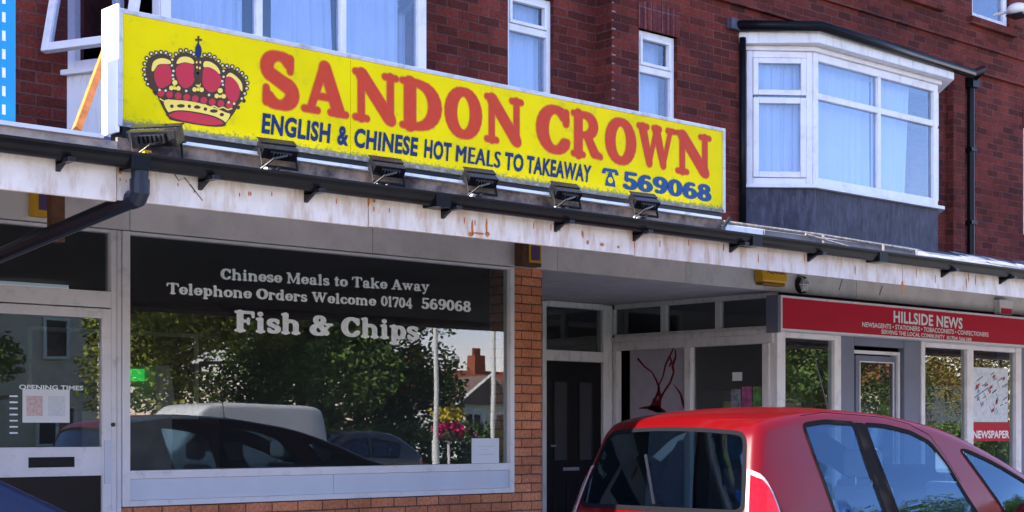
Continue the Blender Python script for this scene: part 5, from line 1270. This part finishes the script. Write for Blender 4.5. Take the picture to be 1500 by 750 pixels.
# aerial, wiper, bumper, plates, seal lines, handles
a_ = MB(); a_.tube([(1.76, .0, 1.54), (1.74, 0, 1.58)], .015, 8); a_.tube([(1.74,0,1.57),(1.66,.05,1.92)], [.005,.003], 6); a_.build('aerial', M['black'], red)
wp_ = MB(); wp_.tube([rc.top(qa+.03, -.05, .02), rc.top(qa+.32, .12, .022)], .009, 6); wp_.build('rear_wiper', M['black'], red)
bp_ = MB(); q0b = rc.q_of(z=.56, hi=.2); V = []; F = []
nb_ = 40
for i in range(nb_+1):
    y = -.87+1.74*i/nb_
    for j, (dq, of) in enumerate(((-.12,.004),(-.10,.035),(.0,.05),(.06,.035),(.075,.004))): V.append(rc.top(q0b+dq, y, of))
for i in range(nb_):
    for j in range(4): F.append((i*5+j, (i+1)*5+j, (i+1)*5+j+1, i*5+j+1))
bp_.add(V, F).build('bumper', M['redpaint'], red, smooth=True)
np_ = MB(); qn = rc.q_of(z=.74, hi=.2); np_.add([rc.top(qn+dq, y, .01) for dq, y in ((0,-.26),(0,.26),(.11,.26),(.11,-.26))], [(0,1,2,3)]); np_.build('number_plate', M['ochre'], red)
for sg in (-1, 1): MB().sphere((3.02, sg*.80, .95), .09, (.6,.9,.65)).build('door_mirror', M['redpaint'], red, smooth=True)
for sg in (-1, 1):
    MB().tube([rc.side(1.17, .87, sg, .02), rc.side(1.35, .88, sg, .02)], .014, 8).build('door_handle', M['redpaint'], red)
    g_ = MB()
    for pts in ([(1.03,.85),(1.05,.5),(1.06,.30)], [(2.02,.85),(2.04,.5),(2.00,.30)]):
        P = [rc.side(x, z, sg, .0016) for x, z in pts]
        for p, q in zip(P, P[1:]): g_.add([p+Vector((-.003,0,0)), p+Vector((.003,0,0)), q+Vector((.003,0,0)), q+Vector((-.003,0,0))], [(0,1,2,3)])
    g_.build('door_gap', M['rubber'], red)
red.location = (REDX, REDY, RZ)

# ---------------- dark blue car at the left edge
bp2 = [(.12,.26),(.04,.40),(.0,.60),(.03,.85),(.14,1.0),(.45,1.22),(.75,1.38),(1.2,1.45),(1.7,1.44),(2.05,1.38),(2.4,1.20),(2.85,.965),(3.3,.90),(3.8,.80),(4.05,.66),(4.1,.5),(4.06,.36),(3.98,.26)]
bw1 = [(.62,1.18),(1.35,1.34),(1.38,.92),(.75,.90)]; bw2 = [(1.43,1.345),(1.85,1.30),(2.22,1.12),(2.45,.93),(1.43,.92)]
BLX = .60
def make_blue(name, label, paint, group=None, **k):
    c = Car(bp2, .84); qa_ = c.q_of(z=1.0, hi=.25); qb_ = c.q_of(x=.72, lo=.6, hi=.5)
    return make_car(name, label, (0,0,0), bp2, .84, paint, [bw1, bw2], rear=(c.q_of(x=.16, lo=.7, hi=.4), c.q_of(x=.70, lo=.9, hi=.5), .62, .60), front=(c.q_of(x=2.10, lo=2, hi=.8), c.q_of(x=2.80, lo=2, hi=.8), .60, .68), tail=(c.q_of(z=.66, hi=.2), c.q_of(z=.94, hi=.2), .70, .98), wheels=(.72, 3.30), frontlight=(c.q_of(x=3.72, lo=3, hi=1), c.q_of(x=4.0, lo=3, hi=1), .45, .86), group=group, **k)
blu, bc = make_blue('parked_car', 'dark blue car whose windscreen pillar cuts into the bottom left corner', M['bluepaint'])
blu.location = (BLX, BLY, RZ)

# ---------------- across the road (seen mirrored in the shop glass)
def mirror_car(src, label, x, y, rz=0, paint=None):
    c = copy_tree(src); c.location = (x, y, RZ); c.rotation_euler.z = rz; c['label'] = label
    if paint:
        for ch in c.children:
            if ch.name.startswith('body'): ch.data = ch.data.copy(); ch.data.materials[0] = paint
    return c
mirror_car(blu, 'dark blue car parked across the road, left of the white van', 7.6, -15.0, 0)
mirror_car(blu, 'dark grey car parked across the road, mirrored in the right half of the takeaway window', 19.6, -15.0, math.pi, M['greypaint'])
mirror_car(blu, 'dark grey car parked across the road, mirrored in the newsagent windows', 33, -15.0, 0, M['greypaint'])
vp = [(.06,.26),(.0,.45),(.0,.8),(.02,1.3),(.08,1.72),(.2,1.86),(.6,1.92),(1.5,1.94),(2.4,1.92),(2.75,1.84),(3.1,1.5),(3.4,1.18),(3.8,1.05),(4.15,.92),(4.28,.7),(4.3,.45),(4.22,.26)]
van, vc = make_car('white_van', 'white van across the road, mirrored low in the left half of the takeaway window', (0,0,0), vp, .87, M['whitevan'], [[(2.25,1.58),(2.75,1.55),(3.1,1.30),(3.2,1.12),(2.25,1.10)]], rear=None, front=None, wheels=(.8,3.45), tumble=.12, zt=1.9, crown=.02, interior=False)
van.rotation_euler.z = math.pi; van.location = (17.3, -15.0, RZ)

# trees
M['leaf'] = [mat('leaf_a', (.10,.16,.035), .6, var=.3, vscale=1.5), mat('leaf_b', (.24,.27,.04), .6, var=.3, vscale=1.5), mat('leaf_c', (.22,.17,.03), .6, var=.3, vscale=1.5)]
M['bark'] = mat('bark', (.09,.07,.05), .9, var=.3, vscale=12)
def tree(name, label, x, y, h, r, zc, n, leafm, seed, z0=RZ):
    rn = random.Random(seed); root = thing(name, label, 'tree', (x, y, z0))
    t = MB(); pts = [Vector((x, y, z0)), Vector((x+.05, y, z0+h*.25)), Vector((x-.1, y+.1, z0+h*.6))]; t.tube(pts, [.20, .15, .07], 9)
    for k in range(9):
        a = rn.uniform(0, 6.28); b = pts[1].lerp(pts[2], rn.random()); e = b+Vector((math.cos(a)*r*.7, math.sin(a)*r*.7, rn.uniform(.1,.5)*r)); t.tube([b, b.lerp(e, .5)+Vector((0,0,.15)), e], [.07,.045,.02], 6)
    t.build('trunk', M['bark'], root, smooth=True)
    cl = [(Vector((rn.gauss(0,.42)*r, rn.gauss(0,.42)*r, rn.uniform(-.8,.9)*r*.85)), rn.uniform(.22,.42)*r) for _ in range(26)]
    V = []; F = []
    for i in range(n):
        c_, cr_ = cl[rn.randrange(len(cl))]; d = Vector((rn.gauss(0,1), rn.gauss(0,1), rn.gauss(0,1))).normalized()*cr_*rn.random()**.33
        p = Vector((x, y, z0+zc))+c_+d; u = Vector((rn.gauss(0,1), rn.gauss(0,1), rn.gauss(0,.6))).normalized()*rn.uniform(.05,.10); v = u.cross(Vector((rn.gauss(0,1), rn.gauss(0,1), rn.gauss(0,1)))).normalized()*rn.uniform(.03,.055)
        b = len(V); V += [p-u, p+v, p+u, p-v]; F.append((b, b+1, b+2, b+3))
    m = MB(); m.v = [tuple(q) for q in V]; m.f = F; m.raw = True; m.build('crown', leafm, root)
    return root
L_ = M['leaf']
tree('broadleaf_tree', 'large leafy tree across the road, mirrored in the left of the takeaway window', 18.2, -21.5, 6.5, 3.0, 3.9, 26000, L_[1], 1)
tree('broadleaf_tree', 'dark leafy tree across the road, mirrored behind the words Fish & Chips', 22.3, -22.5, 6.5, 3.0, 3.7, 26000, L_[0], 2)
tree('broadleaf_tree', 'leafy tree across the road, mirrored in the middle of the takeaway window', 25.6, -24.5, 5.6, 2.5, 3.0, 20000, L_[0], 3)
tree('broadleaf_tree', 'small leafy tree across the road, mirrored in the takeaway door', 14.3, -24.5, 6, 2.2, 4.0, 12000, L_[0], 4)
tree('autumn_tree', 'yellowing tree across the road, mirrored in the newsagent windows', 54, -27, 8, 3.6, 4.2, 18000, L_[2], 5)
tree('autumn_tree', 'green and yellow tree across the road, mirrored in the small left newsagent window', 44, -24, 6, 3.0, 3.4, 14000, L_[1], 6)
tree('autumn_tree', 'second yellowing tree across the road at the far right', 68, -30, 8, 3.8, 4.2, 14000, L_[2], 7)
for k_, (tx_, ty_, th_) in enumerate(((33.0,-20.5,7.0),(37.5,-21.5,7.5),(42,-21,7.0))):  # unseen trees added so the red car's side reflects darker
    tree('broadleaf_tree', ['leafy tree across the road, left of three opposite the red car','leafy tree across the road, middle of three opposite the red car','leafy tree across the road, right of three opposite the red car'][k_], tx_, ty_, th_, 3.0, 4.0, 12000, L_[0], 20+k_)
def hedge(x0, x1, y, h, label, seed):
    rn = random.Random(seed); V = []; F = []
    for i in range(int((x1-x0)*900)):
        p = Vector((rn.uniform(x0, x1), y+rn.gauss(0,.35), RZ+h*rn.random()**.8*(1+.12*math.sin(rn.random()*9)))); u = Vector((rn.gauss(0,1), rn.gauss(0,1), rn.gauss(0,1))).normalized()*.07; v = u.cross(Vector((rn.gauss(0,1),rn.gauss(0,1),1))).normalized()*.045
        b = len(V); V += [p-u, p+v, p+u, p-v]; F.append((b,b+1,b+2,b+3))
    m = MB(); m.v = [tuple(q) for q in V]; m.f = F; m.raw = True; return tag(m.build('hedge', L_[0]), label, 'hedge')
hedge(16, 34, -20.8, 1.5, 'long dark hedge across the road, mirrored low in the takeaway window', 8)
hedge(38, 80, -23, 1.6, 'long dark hedge across the road, mirrored in the newsagent windows', 9)
# houses across the road
def house(x, y, w_, d_, h, rh, wallm, roofm, label, rot=0, chim=(.2,.8), gable=False, wins=None, name='house'):
    root = thing(name, label, 'house', (x, y, RZ)); WL[root.name] = (0,0,0)
    MB().box(-w_/2, w_/2, -d_, 0, 0, h).build('wall', wallm, root)
    r_ = MB()
    if gable: r_.prism([(-w_/2-.3, .3, h-.1), (0, .3, h+rh), (w_/2+.3, .3, h-.1)], (0, -d_-.6, 0))
    else: r_.prism([(-w_/2-.3, .35, h-.1), (-w_/2-.3, -d_/2, h+rh), (-w_/2-.3, -d_-.35, h-.1)], (w_+.6, 0, 0))
    ro = r_.build('roof', roofm, root)
    if gable:
        q = MB(); a = Vector((-w_/2-.35, .32, h-.15)); b = Vector((0, .32, h+rh+.05)); c_ = Vector((w_/2+.35, .32, h-.15)); q.tube([a, b, c_], .09, 4); q.build('bargeboard', M['whiterender'], ro)
    for k in chim:
        x_ = -w_/2+w_*k; q = MB().box(x_-.4, x_+.4, -d_/2-.35, -d_/2+.35, h+rh-.7, h+rh+.9); ch = q.build('chimney', M['redtile'], ro); p_ = MB()
        for j in (-.22, 0, .22): p_.tube([(x_+j, -d_/2, h+rh+.9), (x_+j, -d_/2, h+rh+1.35)], .1, 8)
        p_.build('chimney_pot', M['redtile'], ch)
    for (wx, wz, ww, wh) in (wins or []):
        f = MB(); frame_rect(f, wx-ww/2, wx+ww/2, wz, wz+wh, -.02, .09, .10, vert=[(wx, .06)] if ww > 1.1 else ()); 
        f.v = [(a, b+.06, c) for a, b, c in f.v]; fo = f.build('window', M['whiterender'], root); MB().box(wx-ww/2+.05, wx+ww/2-.05, .02, .03, wz+.05, wz+wh-.05).build('pane', mat('far_pane', (.02,.025,.03), .1), fo)
    root.location = (x, y, RZ); root.rotation_euler.z = rot; return root
ws = [(-2.5,.9,1.5,1.3),(2.5,.9,1.5,1.3),(-2.5,3.6,1.2,1.2),(2.5,3.6,1.2,1.2)]
house(21.5, -37, 6, 8, 5.6, 2.0, M['cream'], M['redtile'], 'cream rendered house across the road, mirrored in the takeaway door', wins=[(-1.2,3.7,.9,1.3),(1.5,3.7,.9,1.3),(-1.2,.9,1.4,1.3),(1.5,.9,1.4,1.3)])
house(13.6, -35, 8, 9, 5.8, 2.2, brick_mat('far_brick', (.36,.10,.06), (.3,.08,.05), (.3,.2,.16)), M['redtile'], 'red brick house beside the cream one, mirrored at the left of the takeaway door', wins=[(-2,3.6,1.2,1.2),(2.4,3.6,1.2,1.2),(-2,.9,1.5,1.3)])
house(62, -57, 12, 7, 2.6, 2.3, M['cream'], M['redtile'], 'red roofed bungalow with two chimneys far across the road', chim=(.06,.45), wins=[(-4,.9,1.8,1.2),(3,.9,1.8,1.2)])
house(52.9, -50, 3.9, 5, 2.8, 1.35, M['whiterender'], mat('brown_slate', (.20,.13,.11), .8), 'white gabled bungalow in front of the red roofed one', gable=True, chim=(), wins=[(-1.0,1.0,1.2,1.3),(1.0,1.0,1.0,1.3)])
house(90, -60, 9, 8, 5.2, 2.2, M['whiterender'], M['redtile'], 'white two storey house far across the road to the right', wins=ws)
house(112, -62, 10, 8, 5.2, 2.2, M['cream'], M['redtile'], 'cream two storey house at the far right end of the road', wins=ws, gable=True)
house(64, -42, 9, 8, 5.2, 2.2, M['whiterender'], M['redtile'], 'white house behind the yellowing trees, mirrored in the newsagent door', wins=ws)
# two pale posts, one with a flower basket
def post(x, y, h, label, basket=False):
    r = thing('lamp_post', label, 'lamp post', (x, y, RZ)); MB().tube([(x,y,RZ),(x,y,RZ+1.2),(x,y,RZ+1.21),(x,y,RZ+h)], [.08,.08,.055,.045], 12).build('post', M['whiterender'], r)
    q = MB(); q.tube([(x,y,RZ+h-.02),(x,y+.5,RZ+h+.18),(x,y+.9,RZ+h+.2)], .03, 8); q.build('arm', M['whiterender'], r); MB().sphere((x,y+1.1,RZ+h+.2), .18, (.7,1.5,.4)).build('lantern', M['alu'], r, smooth=True)
    return r
post(21.96, -16.8, 6.5, 'pale lamp post across the road, mirrored left of the sky patch in the takeaway window')
post(24.0, -17.2, 6.5, 'pale lamp post across the road, mirrored at the right edge of the takeaway window')
rn = random.Random(12)
def basket(x, y, z):
    r = thing('flower_basket', 'basket of pink and yellow flowers on a pole across the road', 'flower basket', (x, y, z))
    MB().tube([(x, y, RZ), (x, y, z+.0)], .03, 8).build('pole', M['alu'], r)
    MB().sphere((x, y, z-.05), .26, (1,1,.6)).build('basket', M['bark'], r, smooth=True)
    for nm, c, zo in (('pink_flowers', (.55,.02,.12), .1), ('yellow_flowers', (.5,.4,.04), .42)):
        V = []; F = []
        for i in range(420):
            p = Vector((x+rn.gauss(0,.16), y+rn.gauss(0,.16), z+zo+rn.gauss(0,.08))); u = Vector((rn.gauss(0,1),rn.gauss(0,1),rn.gauss(0,1))).normalized()*.05; v = u.orthogonal().normalized()*.04; b = len(V); V += [p-u,p+v,p+u,p-v]; F.append((b,b+1,b+2,b+3))
        m = MB(); m.v = [tuple(q) for q in V]; m.f = F; m.raw = True; m.build(nm, mat(nm, c, .6, var=.3), r)
basket(23.5, -18.2, 1.25)
